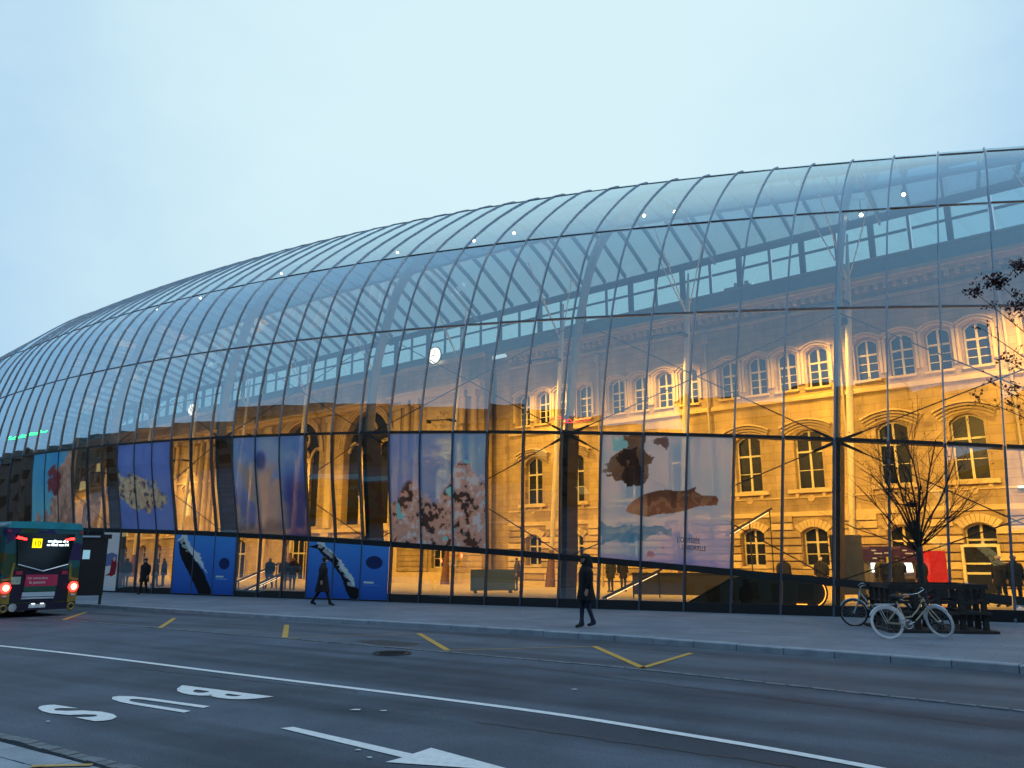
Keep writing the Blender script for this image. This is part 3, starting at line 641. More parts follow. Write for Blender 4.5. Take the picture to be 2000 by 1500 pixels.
# ------------------------------------------------------------------ masts with added downlights in front of the facade, arch floodlights
MASTM = mat('cream_mast_paint', (.80, .72, .60), .45, 0, .06, 2); CONEM = mat('rust_red_mast_foot', (.14, .065, .04), .6, 0, .15, 4)
ordn = ['first', 'second', 'third', 'fourth', 'fifth', 'sixth', 'seventh', 'eighth', 'ninth', 'tenth', 'eleventh', 'twelfth', 'thirteenth']
mastw = [5.1 + 9.05 * i for i in range(-1, 12)]
for i, w in enumerate(mastw):
    p = FP0 + FD * w + FN * 2.3
    t = thing('mast', 'tall tapering cream mast before the old facade, %s from the street end' % ordn[i], 'mast', (p.x, p.y, FZ), FA, 'masts along the old facade')
    t.rotation_euler = (0, R(-4.2), FA)
    MB().tube([(0, 0, .9), (0, 0, 9), (0, 0, 15.2), (0, 0, 18.2)], [.15, .17, .15, .05], 12).build('pole', MASTM, t, smooth=True)
    MB().tube([(0, 0, 0), (0, 0, .05), (0, 0, 2.3)], [.34, .33, .15], 12).build('foot_cone', CONEM, t)
    mb = MB(); mb.tube([(0, 0, 15.6), (1.6, .8, 19.2)], .035, 6); mb.tube([(0, 0, 15.6), (-1.6, 1.4, 19.4)], .035, 6); mb.tube([(0, 0, 15.6), (.6, 3.2, 20.2)], .035, 6); mb.build('tie_rod', MASTM, t)
    z_ = 14.3 if i < 4 else 11.3
    o = MB().box((-.14, .12, z_), (.14, .9, z_ + .15)).box((-.05, .84, z_ + .04), (2.0, .9, z_ + .12)).box((1.9, .6, z_ - .1), (2.1, .9, z_ + .15)).build('added_downlight', DSTEEL, t)  # fixture and arm added to throw relief shadows down the old facade
    L = bpy.data.lights.new('added_downlight_lamp', 'SPOT'); L.energy = 6500 if i < 4 else 3600; L.color = (1, .53, .08); L.spot_size = R(125); L.spot_blend = 1.; L.shadow_soft_size = .08
    lo = bpy.data.objects.new('added_downlight_lamp', L); COL.objects.link(lo); lo.parent = o; lo.location = (2.0, .75, z_ - .2); lo.rotation_euler = (R(-16), 0, 0)
FLM = mat('floodlight_lens', (.9, .8, .6), .3, 0, .02, 3, emit=(1, .7, .3), estr=3)
n_fl = 0
for s in ARCH[:-2]:
    T, In = cframe(s); p = clev(s, 2) + In * 1.3 + Vector((0, 0, -.2)); tgt = FP0 + FD * ((p - FP0).dot(FD)) + FN * 0; tgt.z = 1.0
    d = (tgt - p).normalized(); rot = d.to_track_quat('-Z', 'Y').to_euler()
    t = thing('floodlight', 'small warm floodlight on the %s arch from the street end, aimed at the facade' % ordn[n_fl], 'floodlight', p, 0, 'floodlights on the arches'); n_fl += 1
    t.rotation_euler = rot
    mb = MB(); mb.box((-.2, -.12, 0), (.2, .12, .16)); mb.tube([(0, 0, .1), (0, .2, .5)], .03, 6); mb.build('housing', DSTEEL, t)
    MB().box((-.17, -.1, -.012), (.17, .1, -.002)).build('lens', FLM, t)
    L = bpy.data.lights.new('floodlight_lamp', 'SPOT'); L.energy = 15000 * max(1, ((tgt - p).length / 21) ** 1.7); L.color = (1, .53, .075); L.spot_size = R(108 if s < 4 else 88); L.spot_blend = 1.; L.shadow_soft_size = .15
    lo = bpy.data.objects.new('floodlight_lamp', L); COL.objects.link(lo); lo.parent = t; lo.location = (0, 0, -.2)
SPOTM = mat('spotlight_lens', (.9, .85, .7), .3, 0, .02, 3, emit=(1, .86, .6), estr=14)
k = 0
for s, f in ((-1.2, .6), (-.3, .25), (4.7, .62), (5.6, .6), (9.9, .55), (11.3, .5), (14.5, .5), (24.5, .35), (20.6, .55), (28, .4)):
    a, b = clev(s, 3), clev(s, 4); p = a.lerp(b, f) + cframe(s)[1] * .9 - Vector((0, 0, .35))
    t = thing('ceiling_spotlight', 'bright little spotlight under the curved glass roof, %s from the street end' % ordn[k], 'spotlight', p, 0, 'spotlights under the roof'); k += 1
    MB().tube([(0, 0, -.07), (0, 0, -.02), (0, 0, .05)], [.05, .08, .05], 10).build('lens', SPOTM, t); mb = MB(); mb.tube([(0, 0, .04), (0, 0, .18)], .09, 10); mb.tube([(0, 0, .1), (0, 0, .6)], .02, 6); mb.build('housing', DSTEEL, t)

# ------------------------------------------------------------------ posters printed on film behind the glass
def vnoise(u, v, sc, seed):
    g = np.random.default_rng(seed).random((64, 64)); x, y = u * sc, v * sc
    xi, yi = np.floor(x).astype(int), np.floor(y).astype(int); fx, fy = x - xi, y - yi; fx = fx * fx * (3 - 2 * fx); fy = fy * fy * (3 - 2 * fy)
    a = g[xi % 64, yi % 64]; b = g[(xi + 1) % 64, yi % 64]; c = g[xi % 64, (yi + 1) % 64]; d = g[(xi + 1) % 64, (yi + 1) % 64]
    return (a * (1 - fx) + b * fx) * (1 - fy) + (c * (1 - fx) + d * fx) * fy
def fbm(u, v, sc, seed, oc=5): return sum(vnoise(u, v, sc * 2 ** k, seed + k) * .5 ** k for k in range(oc)) / sum(.5 ** k for k in range(oc))
def inpoly(u, v, P):
    c = np.zeros(u.shape, bool); n = len(P)
    for i in range(n):
        (x0, y0), (x1, y1) = P[i], P[i - 1]
        with np.errstate(divide='ignore', invalid='ignore'): c ^= ((y0 > v) != (y1 > v)) & (u < (x1 - x0) * (v - y0) / (y1 - y0 + 1e-12) + x0)
    return c
def lay(c, m, col):
    m = np.clip(m, 0, 1)[:, None]; return c * (1 - m) + np.asarray(col) * m
def sm(x, a, b): t_ = np.clip((x - a) / (b - a), 0, 1); return t_ * t_ * (3 - 2 * t_)
def p_fish(u, v):
    n = fbm(u, v, 5, 1); c = np.stack([.52 + .22 * n, .72 + .16 * n, .76 + .12 * n], 1); a = np.full(u.shape, .66)
    c = lay(c, sm(v, .75, .2) * (.4 + .6 * sm(u, .2, .6)), (.66, .60, .78)); c = lay(c, sm(v, .12, .0) * .8, (.42, .42, .74))
    q = lambda P: [((x - 70) / 1370, 1 - (y - 50) / (1310 + 110 * (x - 70) / 1370)) for x, y in P]
    du, dv = u + (fbm(u, v, 9, 9) - .5) * .16, v + (fbm(u, v, 9, 19) - .5) * .16
    c = lay(c, inpoly(du, dv, q([(190, 60), (330, 70), (330, 180), (250, 220), (180, 190)])) * .7, (.25, .68, .66))
    for P, col in (([(300, 60), (520, 60), (600, 250), (590, 430), (520, 560), (400, 600), (320, 570), (230, 530), (130, 450), (200, 340), (290, 220), (330, 150)], (.36, .22, .12)), ([(620, 90), (740, 70), (830, 120), (800, 170), (640, 160)], (.36, .25, .2)), ([(290, 200), (480, 190), (500, 560), (390, 610), (300, 540)], (.12, .06, .04))):
        m = inpoly(du, dv, q(P)); c = lay(c, m * (.55 + .9 * (n - .2)), col); a = np.where(m, .88, a)
    F = q([(350, 855), (380, 800), (440, 750), (520, 700), (600, 670), (700, 645), (800, 635), (900, 650), (1000, 640), (1090, 600), (1080, 650), (1150, 685), (1290, 690), (1320, 735), (1300, 790), (1130, 800), (1050, 825), (980, 850), (850, 880), (700, 890), (600, 915), (480, 900), (390, 880)])
    m = inpoly(u, v, F); c = lay(c, m * 1., (.52, .25, .12)); a = np.where(m, .93, a)
    x = u * 1370 + 70; y = (1 - v) * (1310 + 110 * u) + 50
    c = lay(c, m * (x < 610) * .75, (.78, .44, .24)); c = lay(c, m * sm(abs(x - 600), 26, 8) * .7, (.3, .12, .06)); c = lay(c, m * sm(y, 800, 690) * .6, (.24, .12, .06)); c = lay(c, m * sm(abs(x - 860), 40, 10) * .5, (.22, .1, .05))
    c = lay(c, m * (fbm(u, v, 26, 5) > .56) * .3, (.8, .55, .3))
    m = inpoly(du, dv, q([(60, 1030), (250, 1020), (480, 1030), (830, 1030), (820, 1080), (500, 1110), (430, 1170), (60, 1170)])); c = lay(c, m * .7, (.16, .42, .50))
    m = inpoly(du, dv, q([(600, 1200), (760, 1180), (770, 1310), (620, 1310)])) & (fbm(u, v, 20, 33) > .52); c = lay(c, m * .6, (.55, .25, .28))
    return c, a
def p_reef(u, v):
    n = fbm(u, v, 6, 41); c = np.stack([.20 + .14 * n, .42 + .16 * n, .74 + .1 * n], 1); a = np.full(u.shape, .62)
    c = lay(c, sm(u, .75, .1) * .45, (.40, .42, .62)); h = .34 + .25 * (vnoise(u, u * 0, 4, 3) - .2) + .28 * sm(u, .5, .85)
    m = sm(v + (n - .5) * .3, h + .06, h - .04); cell = .6 * fbm(u, v, 11, 52) + .4 * fbm(u, v, 30, 53); c2 = np.stack([.36 + .62 * cell, .25 + .50 * cell, .22 + .40 * cell], 1)
    c2 = np.where((cell > .58)[:, None], [.86, .72, .66], c2); c2 = np.where((cell < .40)[:, None], [.15, .10, .10], c2); c2 = np.where((vnoise(u, v, 12, 77) > .86)[:, None], [.35, .72, .80], c2)
    c = c * (1 - m[:, None]) + c2 * m[:, None]; a = np.where(m > .5, .86, a); return c, a
def p_mist(u, v):
    n = fbm(u, v, 4, 61); c = np.stack([.26 + .22 * n, .40 + .22 * n, .62 + .22 * n], 1); c = lay(c, sm(v, .7, .2) * .6, (.34, .29, .42)); c = lay(c, sm(fbm(u, v, 4, 66) + .12 * sm(abs(u - .5), .4, .1), .47, .62) * sm(v, .82, .6) * .95, (.58, .52, .47))
    c = lay(c, sm(np.hypot((u - .4) * 1.2, v - .75), .13, .05) * .7, (.06, .14, .38)); c = lay(c, sm(v + (n - .5) * .3, .2, .05) * .8, (.34, .32, .32)); c = lay(c, sm(u, .66, .8) * sm(v, .8, .4) * .7, (.16, .14, .42)); return c, np.full(u.shape, .7)
def p_sponge(u, v):
    n = fbm(u, v, 5, 71); c = np.stack([.24 + .10 * n, .34 + .12 * n, .62 + .12 * n], 1); e = np.hypot((u - .36) / .62, (v - .44 + .17 * (u - .35)) / .17) + (fbm(u, v, 9, 74) - .5) * 1.3
    k = fbm(u, v, 22, 79); m = sm(e, 1.08, .86) * (.4 + .6 * (k > .42 - .25 * (1 - e))); c2 = np.stack([.34 + .6 * k, .28 + .52 * k, .20 + .42 * k], 1); c2 = np.where((k < .38)[:, None], [.14, .10, .07], c2); c = c * (1 - m[:, None]) + c2 * m[:, None]; return c, np.full(u.shape, .93)
def p_coral(u, v):
    n = fbm(u, v, 5, 81); c = np.stack([.10 + .2 * (1 - v) + .1 * n, .46 + .14 * (1 - v) + .1 * n, .76 + .04 * n], 1)
    e = u - (.62 - .45 * sm(v, .6, .0) + .3 * sm(v, .7, .95)) + (fbm(u, v, 7, 88) - .5) * .7; m = sm(e, -.03, .06); k = fbm(u, v, 12, 85); c2 = np.stack([.36 + .45 * k, .24 + .38 * k, .18 + .32 * k], 1)
    m2 = sm(np.hypot((u - .58) * 1.2, v - .62) + (fbm(u, v, 9, 89) - .5) * .3, .19, .12); c2 = lay(c2, m2, (.45, .12, .10)); c = c * (1 - m[:, None]) + c2 * m[:, None]; c = lay(c, m2 * .9, (.42, .12, .11)); return c, np.full(u.shape, .93)
def whale(pts, belly, disc, disc_r):
    def f(u, v):
        n = fbm(u, v, 5, 91); c = np.stack([.03 + .08 * v, .20 + .20 * v, .55 + .18 * v], 1); du, dv = u + (fbm(u, v, 8, 95) - .5) * .15, v + (fbm(u, v, 8, 96) - .5) * .15
        c = lay(c, inpoly(du, dv, belly) * (.55 + n * .7), (.66, .72, .78)); c = lay(c, inpoly(u + (du - u) * .3, v + (dv - v) * .3, pts) * 1., (.008, .012, .025)); c = lay(c, (inpoly(du, dv, belly) & (fbm(u, v, 18, 99) > .5)) * .75, (.58, .66, .70))
        c = lay(c, sm(np.hypot((u - disc[0]) * 1.15, v - disc[1]), disc_r, disc_r - .012), (.015, .07, .25)); c = lay(c, (abs(v - .31) < .013) & (abs(u - .78) < .06), (.55, .75, .9)); c = lay(c, ((abs(v - .265) < .006) & (abs(u - .81) < .09)) * .5, (.4, .6, .8)); return c, np.full(u.shape, 1.)
    return f
p_whale1 = whale([(.0, .88), (.12, .84), (.22, .7), (.3, .62), (.42, .42), (.5, .2), (.56, .02), (.62, .0), (.68, .04), (.69, .16), (.6, .24), (.52, .36), (.42, .55), (.36, .76), (.3, .8), (.24, .86), (.14, .93)], [(.1, .96), (.2, .94), (.32, .84), (.4, .72), (.52, .5), (.62, .28), (.64, .18), (.55, .22), (.45, .42), (.36, .62), (.3, .72), (.22, .8), (.14, .88)], (.83, .66), .12)
p_whale2 = whale([(.06, .86), (.1, .66), (.2, .46), (.3, .3), (.42, .08), (.46, .0), (.68, .0), (.66, .1), (.6, .2), (.52, .36), (.4, .52), (.28, .66), (.2, .8), (.14, .92)], [(.06, .86), (.1, .97), (.2, .95), (.28, .84), (.36, .74), (.44, .66), (.5, .52), (.56, .34), (.6, .26), (.52, .4), (.44, .5), (.36, .56), (.22, .7), (.14, .8)], (.84, .52), .1)
def p_red(u, v):
    n = fbm(u, v, 5, 101); c = np.stack([.62 + .05 * n, .70 + .05 * n, .80 + .03 * n], 1); c = lay(c, inpoly(u, v, [(.18, .4), (.25, .6), (.6, .64), (.95, .6), (.95, .42), (.5, .42)]) * .85, (.16, .22, .42)); c = lay(c, inpoly(u, v, [(.28, .26), (.55, .3), (.62, .5), (.8, .55), (.98, .46), (.92, .28), (.7, .25)]), (.42, .03, .06)); c = lay(c, sm(np.hypot(u - .78, (v - .53) * 2), .09, .06), (.7, .5, .42)); c = lay(c, inpoly(u, v, [(.3, 0), (.7, .0), (.62, .12), (.58, .22), (.5, .22), (.52, .1)]) * .35, (.9, .9, .92)); return c, np.full(u.shape, 1.)
def p_dark(u, v):
    n = fbm(u, v, 5, 111); c = np.stack([.015 + .02 * n, .02 + .02 * n, .035 + .03 * n], 1); m = sm(np.hypot((u - .5) / .22, (v - .72) / .14) + (n - .5) * .5, 1, .8); c = lay(c, m, (.16, .32, .46)); m = sm(np.hypot((u - .82) / .14, (v - .74) / .1), 1, .8); c = lay(c, m, (.08, .22, .46)); c = lay(c, sm(np.hypot((u - .5) / .1, (v - .62) / .06), 1, .7), (.32, .36, .34)); return c, np.full(u.shape, 1.)
def p_blue(u, v):
    n = fbm(u, v, 4, 121); c = np.stack([.06 + .06 * n, .28 + .14 * n, .66 + .1 * n], 1); return lay(c, sm(np.hypot(u - .75, v - .4), .25, .1) * .6, (.05, .12, .34)), np.full(u.shape, .93)
def poster_mat():
    m = bpy.data.materials.new('printed_film'); m.use_nodes = True; t = m.node_tree; t.nodes.clear()
    o = N(t, 'ShaderNodeOutputMaterial'); at_ = N(t, 'ShaderNodeAttribute'); at_.attribute_name = 'print'; d = N(t, 'ShaderNodeBsdfDiffuse'); tl = N(t, 'ShaderNodeBsdfTranslucent'); tr = N(t, 'ShaderNodeBsdfTransparent'); m1 = N(t, 'ShaderNodeMixShader'); m2 = N(t, 'ShaderNodeMixShader')
    m1.inputs[0].default_value = .18; t.links.new(at_.outputs['Color'], d.inputs[0]); t.links.new(at_.outputs['Color'], tl.inputs[0]); t.links.new(d.outputs[0], m1.inputs[1]); t.links.new(tl.outputs[0], m1.inputs[2])
    cm = N(t, 'ShaderNodeMix', data_type='RGBA'); cm.inputs[0].default_value = .75; cm.inputs[6].default_value = (1, 1, 1, 1); t.links.new(at_.outputs['Color'], cm.inputs[7]); t.links.new(cm.outputs[2], tr.inputs[0])
    t.links.new(at_.outputs['Alpha'], m2.inputs[0]); t.links.new(tr.outputs[0], m2.inputs[1]); t.links.new(m1.outputs[0], m2.inputs[2]); t.links.new(m2.outputs[0], o.inputs[0]); return m
PFILM = poster_mat(); INK = mat('dark_ink', (.02, .02, .05), .8)
def poster_point(sa, sb, low, u, v, inset):
    """u: 0 left .. 1 right, v: 0 foot .. 1 head, on the section between two transoms"""
    s = sb + (sa - sb) * u; si = min(int(math.floor(s)), int(math.ceil(sb)) - 1); f = s - si; pts = []
    for q in (si, si + 1):
        if low: a, b = cbase(q) + Vector((0, 0, .03)), clev(q, 0)
        else:
            seg = SEC[q][1]; k = min(int(v * (len(seg) - 1)), len(seg) - 2); g = v * (len(seg) - 1) - k; pts.append(seg[k].lerp(seg[k + 1], g)); continue
        pts.append(a.lerp(b, v))
    return pts[0].lerp(pts[1], f) + cframe(s)[1] * inset
def poster(label, sa, sb, low, fn, nu, nv, inset=-.022):
    u, v = np.meshgrid(np.linspace(0, 1, nu + 1), np.linspace(.015, .985, nv + 1)); u, v = u.ravel(), v.ravel()
    if low: inset = -.045 if fn in (p_red, p_dark, p_whale1, p_whale2) else inset
    vs = [poster_point(sa + .035, sb - .035, low, a, b, inset) for a, b in zip(u, v)]
    me = bpy.data.meshes.new('poster'); me.from_pydata([tuple(p) for p in vs], [], [(j * (nu + 1) + i, j * (nu + 1) + i + 1, (j + 1) * (nu + 1) + i + 1, (j + 1) * (nu + 1) + i) for j in range(nv) for i in range(nu)])
    c, a = fn(u, v); c = np.asarray(c, float); a = a + (1 - a) * .4; c = c * .80 + c.mean(1, keepdims=True) * .10 + .11; ca = me.color_attributes.new('print', 'FLOAT_COLOR', 'POINT'); ca.data.foreach_set('color', np.concatenate([np.clip(lin(np.clip(c, 0, 1)) * 2.1, 0, .96), a[:, None]], 1).astype(np.float32).ravel())
    me.materials.append(PFILM); o = obj('poster', me); tag(o, label, 'poster', 'posters on the glass front')
    mb = MB(); e = .02; B_ = [poster_point(sa + .035, sb - .035, low, *uv, inset + .012) for uv in ((0, .015), (1, .015), (1, .985), (0, .985))]
    mb.tube([B_[0], B_[1]], .012, 5); mb.tube([B_[3], B_[2]], .012, 5); mb.build('hem_bar', GSTEEL, o)
    return o
PF = poster('pale aqua and lilac poster of a brown fish, beside the walker in the cap', 2, 5, False, p_fish, 170, 170)
for txt, uu, vv, h in (("L'ODYSSÉE", .695, .185, .058), ('SENSORIELLE', .735, .135, .05)):
    me = text_mesh(txt, 1.)
    for vtx in me.vertices:
        q = poster_point(2.035, 4.965, False, uu + vtx.co.x * h * .62, vv + vtx.co.y * h, -.026); vtx.co = q
    me.materials.clear(); me.materials.append(INK); obj('lettering', me, PF)
poster('deep blue poster of a pale pink coral reef', 8, 11, False, p_reef, 130, 130)
poster('violet blue poster of grey drifting sediment', 14, 17, False, p_mist, 100, 110)
poster('indigo poster with one beige speckled sponge', 20, 23, False, p_sponge, 110, 120)
poster('turquoise poster of red and tan coral, above the bus', 26, 29, False, p_coral, 90, 100)
poster('plain bright blue poster cut by the picture edge', 32, 35, False, p_blue, 40, 40)
poster('low blue poster of a diving whale behind the striding walker', 11, 14, True, p_whale1, 150, 120)
poster('low blue poster of a steep rising whale near the standing walker', 17, 20, True, p_whale2, 130, 110)
poster('narrow white poster with a figure in red', 23, 24, True, p_red, 50, 90)
poster('black poster with a blue shape beside the bus', 24, 26, True, p_dark, 80, 70)

# ------------------------------------------------------------------ people
def skin_body(pose):
    """one continuous body: joints with radii, grown by a Skin modifier. pose: stride, turn, sit, arm"""
    st = pose.get('stride', 0); sit = pose.get('sit', 0); arm = pose.get('arm', 0); cross = pose.get('cross', 0); V = []; E_ = []; Rr = []
    def j(p, r, par=None):
        V.append(p); Rr.append(r); k = len(V) - 1
        if par is not None: E_.append((par, k))
        return k
    ph = .48 if sit else .94
    pel = j((0, 0, ph), .145); sp = j((0, .0, ph + .2), .135, pel); chs = j((0, .01, ph + .42), .16, sp); nk0 = j((0, 0, ph + .55), .07, chs); nk = j((0, .015, ph + .61), .058, nk0)
    hd0 = j((0, .03, ph + .67), .075, nk); hd = j((0, .03, ph + .74), .098, hd0); j((0, .025, ph + .80), .075, hd); ns = j((0, .128, ph + .725), .018, hd); 
    for sx in (-1, 1): j((sx * .1, .02, ph + .73), .02, hd)
    for sx in (-1, 1):
        sh = j((sx * .19, 0, ph + .49), .075, chs); sw = st * .45 * sx
        if arm and sx == 1: el = j((sx * .27, .05, ph + .24), .05, sh); wr = j((sx * .17, .24, ph + .30), .035, el); pal = j((sx * .14, .3, ph + .32), .036, wr); fd = Vector((-.15, .6, .1)).normalized()
        else: el = j((sx * .25, -.04 - sw * .25, ph + .22), .05, sh); wr = j((sx * .26, .03 - sw * .6, ph - .02), .035, el); pal = j((sx * .26, .045 - sw * .66, ph - .085), .036, wr); fd = Vector((0, .15, -1)).normalized()
        P = Vector(V[pal]); sd = Vector((0, 1, 0)) if abs(fd.z) > .5 else Vector((1, 0, 0))
        for k in range(4):
            ln = (.062, .072, .068, .05)[k]; b = P + sd * ((k - 1.5) * .019) + fd * .025; f1 = j(tuple(b), .011, pal); f2 = j(tuple(b + fd * ln * .55), .0095, f1); j(tuple(b + fd * ln + Vector((-sx * .012, 0, 0))), .0085, f2)
        th = j(tuple(P + sd * .035 + fd * .0), .012, pal); j(tuple(P + sd * .055 + fd * .035), .010, th)
        s2 = st * sx
        if sit: kn = j((sx * .1, .42, .47), .075, j((sx * .1, .06, ph - .02), .11, pel)); an = j((sx * .1, .45, .1), .048, kn)
        else:
            hp = j((sx * .095, 0, ph - .06), .108, pel); kn = j((sx * (.1 - cross * .06), s2 * .42 + .03, .5), .068, hp); an = j((sx * (.1 - cross * .14), s2 * .85 - (.06 if s2 < 0 else 0), .09 + (.04 if s2 < -.1 else 0)), .046, kn)
        ax, ay, az = V[an]; j((ax, ay - .05, az - .045), .042, an); b1 = j((ax, ay + .11, .04 + max(0, az - .1)), .045, an); j((ax, ay + .18, .035 + max(0, az - .1)), .036, b1)
    me = bpy.data.meshes.new('person'); me.from_pydata(V, E_, []); o = bpy.data.objects.new('t', me); COL.objects.link(o)
    o.modifiers.new('s', 'SKIN'); m2 = o.modifiers.new('u', 'SUBSURF'); m2.levels = m2.render_levels = 2
    for k, sv in enumerate(me.skin_vertices[0].data): sv.radius = (Rr[k], Rr[k]); sv.use_root = (k == 0)
    bpy.context.view_layer.update(); res = bpy.data.meshes.new_from_object(o.evaluated_get(bpy.context.evaluated_depsgraph_get())); bpy.data.objects.remove(o)
    res.polygons.foreach_set('use_smooth', [True] * len(res.polygons)); return res, ph
def person(label, loc, rz, pose, coat=(.66, 1.), coatm=None, legm=None, hat=None, mask=False, hood=False, group=None, bag=False, scale=1.):
    me, ph = skin_body(pose); coatm = coatm or CLOTH; legm = legm or JEANS
    for m in (SKIN, legm, BLACKM, HAIR, coatm): me.materials.append(m)
    for p in me.polygons:
        c = p.center; i = 0
        if c.z > ph + .62: i = 3 if (c.y < .055 and c.z > ph + .66) or c.z > ph + .795 else 0
        elif c.z < .11 and not pose.get('sit'): i = 2
        elif c.z < ph + .02 and abs(c.x) < .215: i = 1
        elif c.z > ph - .02 and not (abs(c.x) > .22 and c.z < ph + .02): i = 4
        if pose.get('sit') and c.z < .1: i = 2
        p.material_index = i
    o = obj('person', me, None, loc, rz); o.scale = (scale,) * 3; tag(o, label, 'person', group)
    hem = coat[0]; mb = MB(); n = 18; rings = []
    st = abs(pose.get('stride', 0))
    for z, rx, ry, oy in ((hem, .225 * coat[1], .19 * coat[1] + st * .25, 0), (hem + .02, .23 * coat[1], .19 * coat[1] + st * .25, 0), (ph + .0, .215, .18 + st * .06, 0), (ph + .2, .205, .165, .0), (ph + .38, .235, .175, .0), (ph + .48, .225, .14, -.01), (ph + .55, .14, .11, -.01), (ph + .60, .095, .095, .0), (ph + .63, .085, .09, .005)):
        if pose.get('sit') and z < ph: z = ph + .0
        rings.append([(rx * math.cos(a) * (1 + .04 * math.sin(3 * a + z * 9)), oy + ry * math.sin(a) * (1 + .04 * math.cos(4 * a + z * 7)), z) for a in np.linspace(0, 2 * PI, n + 1)[:-1]])
    for r_ in rings: mb.v += r_
    for i in range(len(rings) - 1): mb.f += [(i * n + k, i * n + (k + 1) % n, (i + 1) * n + (k + 1) % n, (i + 1) * n + k) for k in range(n)]
    mb.m = [0] * len(mb.f)
    stt = pose.get('stride', 0)
    for sx in (-1, 1):
        sw = stt * .45 * sx
        if pose.get('arm') and sx == 1: P = [(sx * .17, 0, ph + .5), (sx * .23, 0, ph + .4), (sx * .27, .05, ph + .24), (sx * .18, .22, ph + .295)]
        else: P = [(sx * .17, 0, ph + .5), (sx * .23, -.02, ph + .38), (sx * .25, -.04 - sw * .25, ph + .22), (sx * .26, .02 - sw * .55, ph + .0)]
        mb.tube(P, [.085, .09, .075, .058], 10)
    mb.build('coat', coatm, o, smooth=True)
    hz = ph + .74
    if hat: MBh = MB(); MBh.tube([(0, .02, hz + .015), (0, .02, hz + .05), (0, .015, hz + .10), (0, .01, hz + .125)], [.108, .112, .085, .03], 14); MBh.prism([(-.08, .1, hz + .02), (.08, .1, hz + .02), (.06, .19, hz + .012), (-.06, .19, hz + .012)], (0, 0, .014)); MBh.build('cap', hat, o, smooth=True)
    if hood: MBh = MB(); MBh.tube([(0, -.04, ph + .52), (0, -.05, ph + .6), (0, -.035, ph + .7), (0, -.02, hz + .04), (0, .0, hz + .1)], [.15, .14, .125, .118, .06], 14); MBh.build('hood', coatm, o, smooth=True)
    if mask: MBh = MB(); MBh.tube([(0, .06, hz - .07), (0, .075, hz - .04), (0, .07, hz - .005)], [.05, .068, .062], 12); MBh.build('face_mask', WHITEP, o, smooth=True)
    if bag: MBh = MB(); MBh.box((-.16, -.34, ph + .08), (.16, -.15, ph + .52)); MBh.box((-.12, -.4, ph + .1), (.12, -.34, ph + .34)); MBh.build('backpack', BLACKM, o)
    return o
DCAP = mat('brown_cap_cloth', (.03, .024, .022), .9); BROWNC = mat('dark_green_cloth', (.03, .032, .024), .95, 0, .3, 10); GREYC = mat('grey_brown_cloth', (.075, .06, .045), .95, 0, .25, 9); REDC = mat('red_cloth', (.35, .03, .03), .9, 0, .2, 9)
person('walker in a brown cap and long black coat crossing the pavement', gp(1146, 1226), R(105), {'stride': .14, 'cross': .5}, (.66, 1.15), hat=DCAP, hood=True, scale=1.03)
person('striding walker in a black knee-length coat and white mask before the whale', gp(628, 1183), R(-75), {'stride': .36}, (.5, 1.1), legm=CLOTH, hat=BLACKM, mask=True, scale=1.02)
person('standing walker in black with pale mask near the glass, facing the street', gp(279, 1161), R(160), {'stride': .12}, (.62, 1.1), legm=CLOTH, mask=True, hat=BLACKM, scale=1.02)
def inside(x, depth): r = ray(x, HOR); return Vector((r.x / r.y * depth, depth, FZ))
grp = 'travellers inside the hall'
for x, d, rz, pose, cm, lab, kw in (
    (249, 50, 40, {'stride': .1}, GREYC, 'blurred traveller behind the glass next to the white poster', {}), (306, 50, -60, {'stride': .15}, BROWNC, 'traveller in dark green just right of the masked walker', {}), (322, 52, 100, {}, BROWNC, 'second traveller in dark green beside the first, near the rising whale', {}),
    (528, 47, 170, {'stride': .2}, BLACKM and CLOTH, 'traveller descending by the lit stair rails', {}), (556, 46, 10, {}, CLOTH, 'traveller standing mid-pane between two low whale posters', {}), (573, 45, -160, {}, BROWNC, 'traveller with a red scarf next to the striding walker', {}),
    (1010, 44, 90, {}, GREYC, 'traveller behind the green display panel', {}), (1192, 42, 30, {}, BROWNC, 'stout traveller in a red hat under the fish poster', {'hat': REDC}), (1216, 43, 200, {}, CLOTH, 'companion next to the red-hatted traveller', {}),
    (1530, 35, 180, {}, CLOTH, 'traveller whose head shows above the escalator', {}), (1603, 36, 150, {}, CLOTH, 'traveller reading by the grey notice board', {'mask': True}),
    (1722, 31, 0, {'arm': 1}, GREYC, 'traveller using the ticket machine with the larger lit screen', {'bag': True}), (1752, 31, -8, {'arm': 1}, CLOTH, 'traveller using the second ticket machine', {}), (1797, 30.5, 30, {}, CLOTH, 'traveller waiting between ticket machine and red cabinet', {}),
    (1950, 28.5, 120, {'stride': .1}, CLOTH, 'traveller in a dark jacket and blue jeans near the far door', {}), (1978, 28, 170, {}, CLOTH, 'traveller with a backpack at the picture edge', {'bag': True})):
    person(lab, inside(x, d), R(rz), pose, (.7, 1.05), coatm=cm, legm=JEANS, group=grp, **kw)

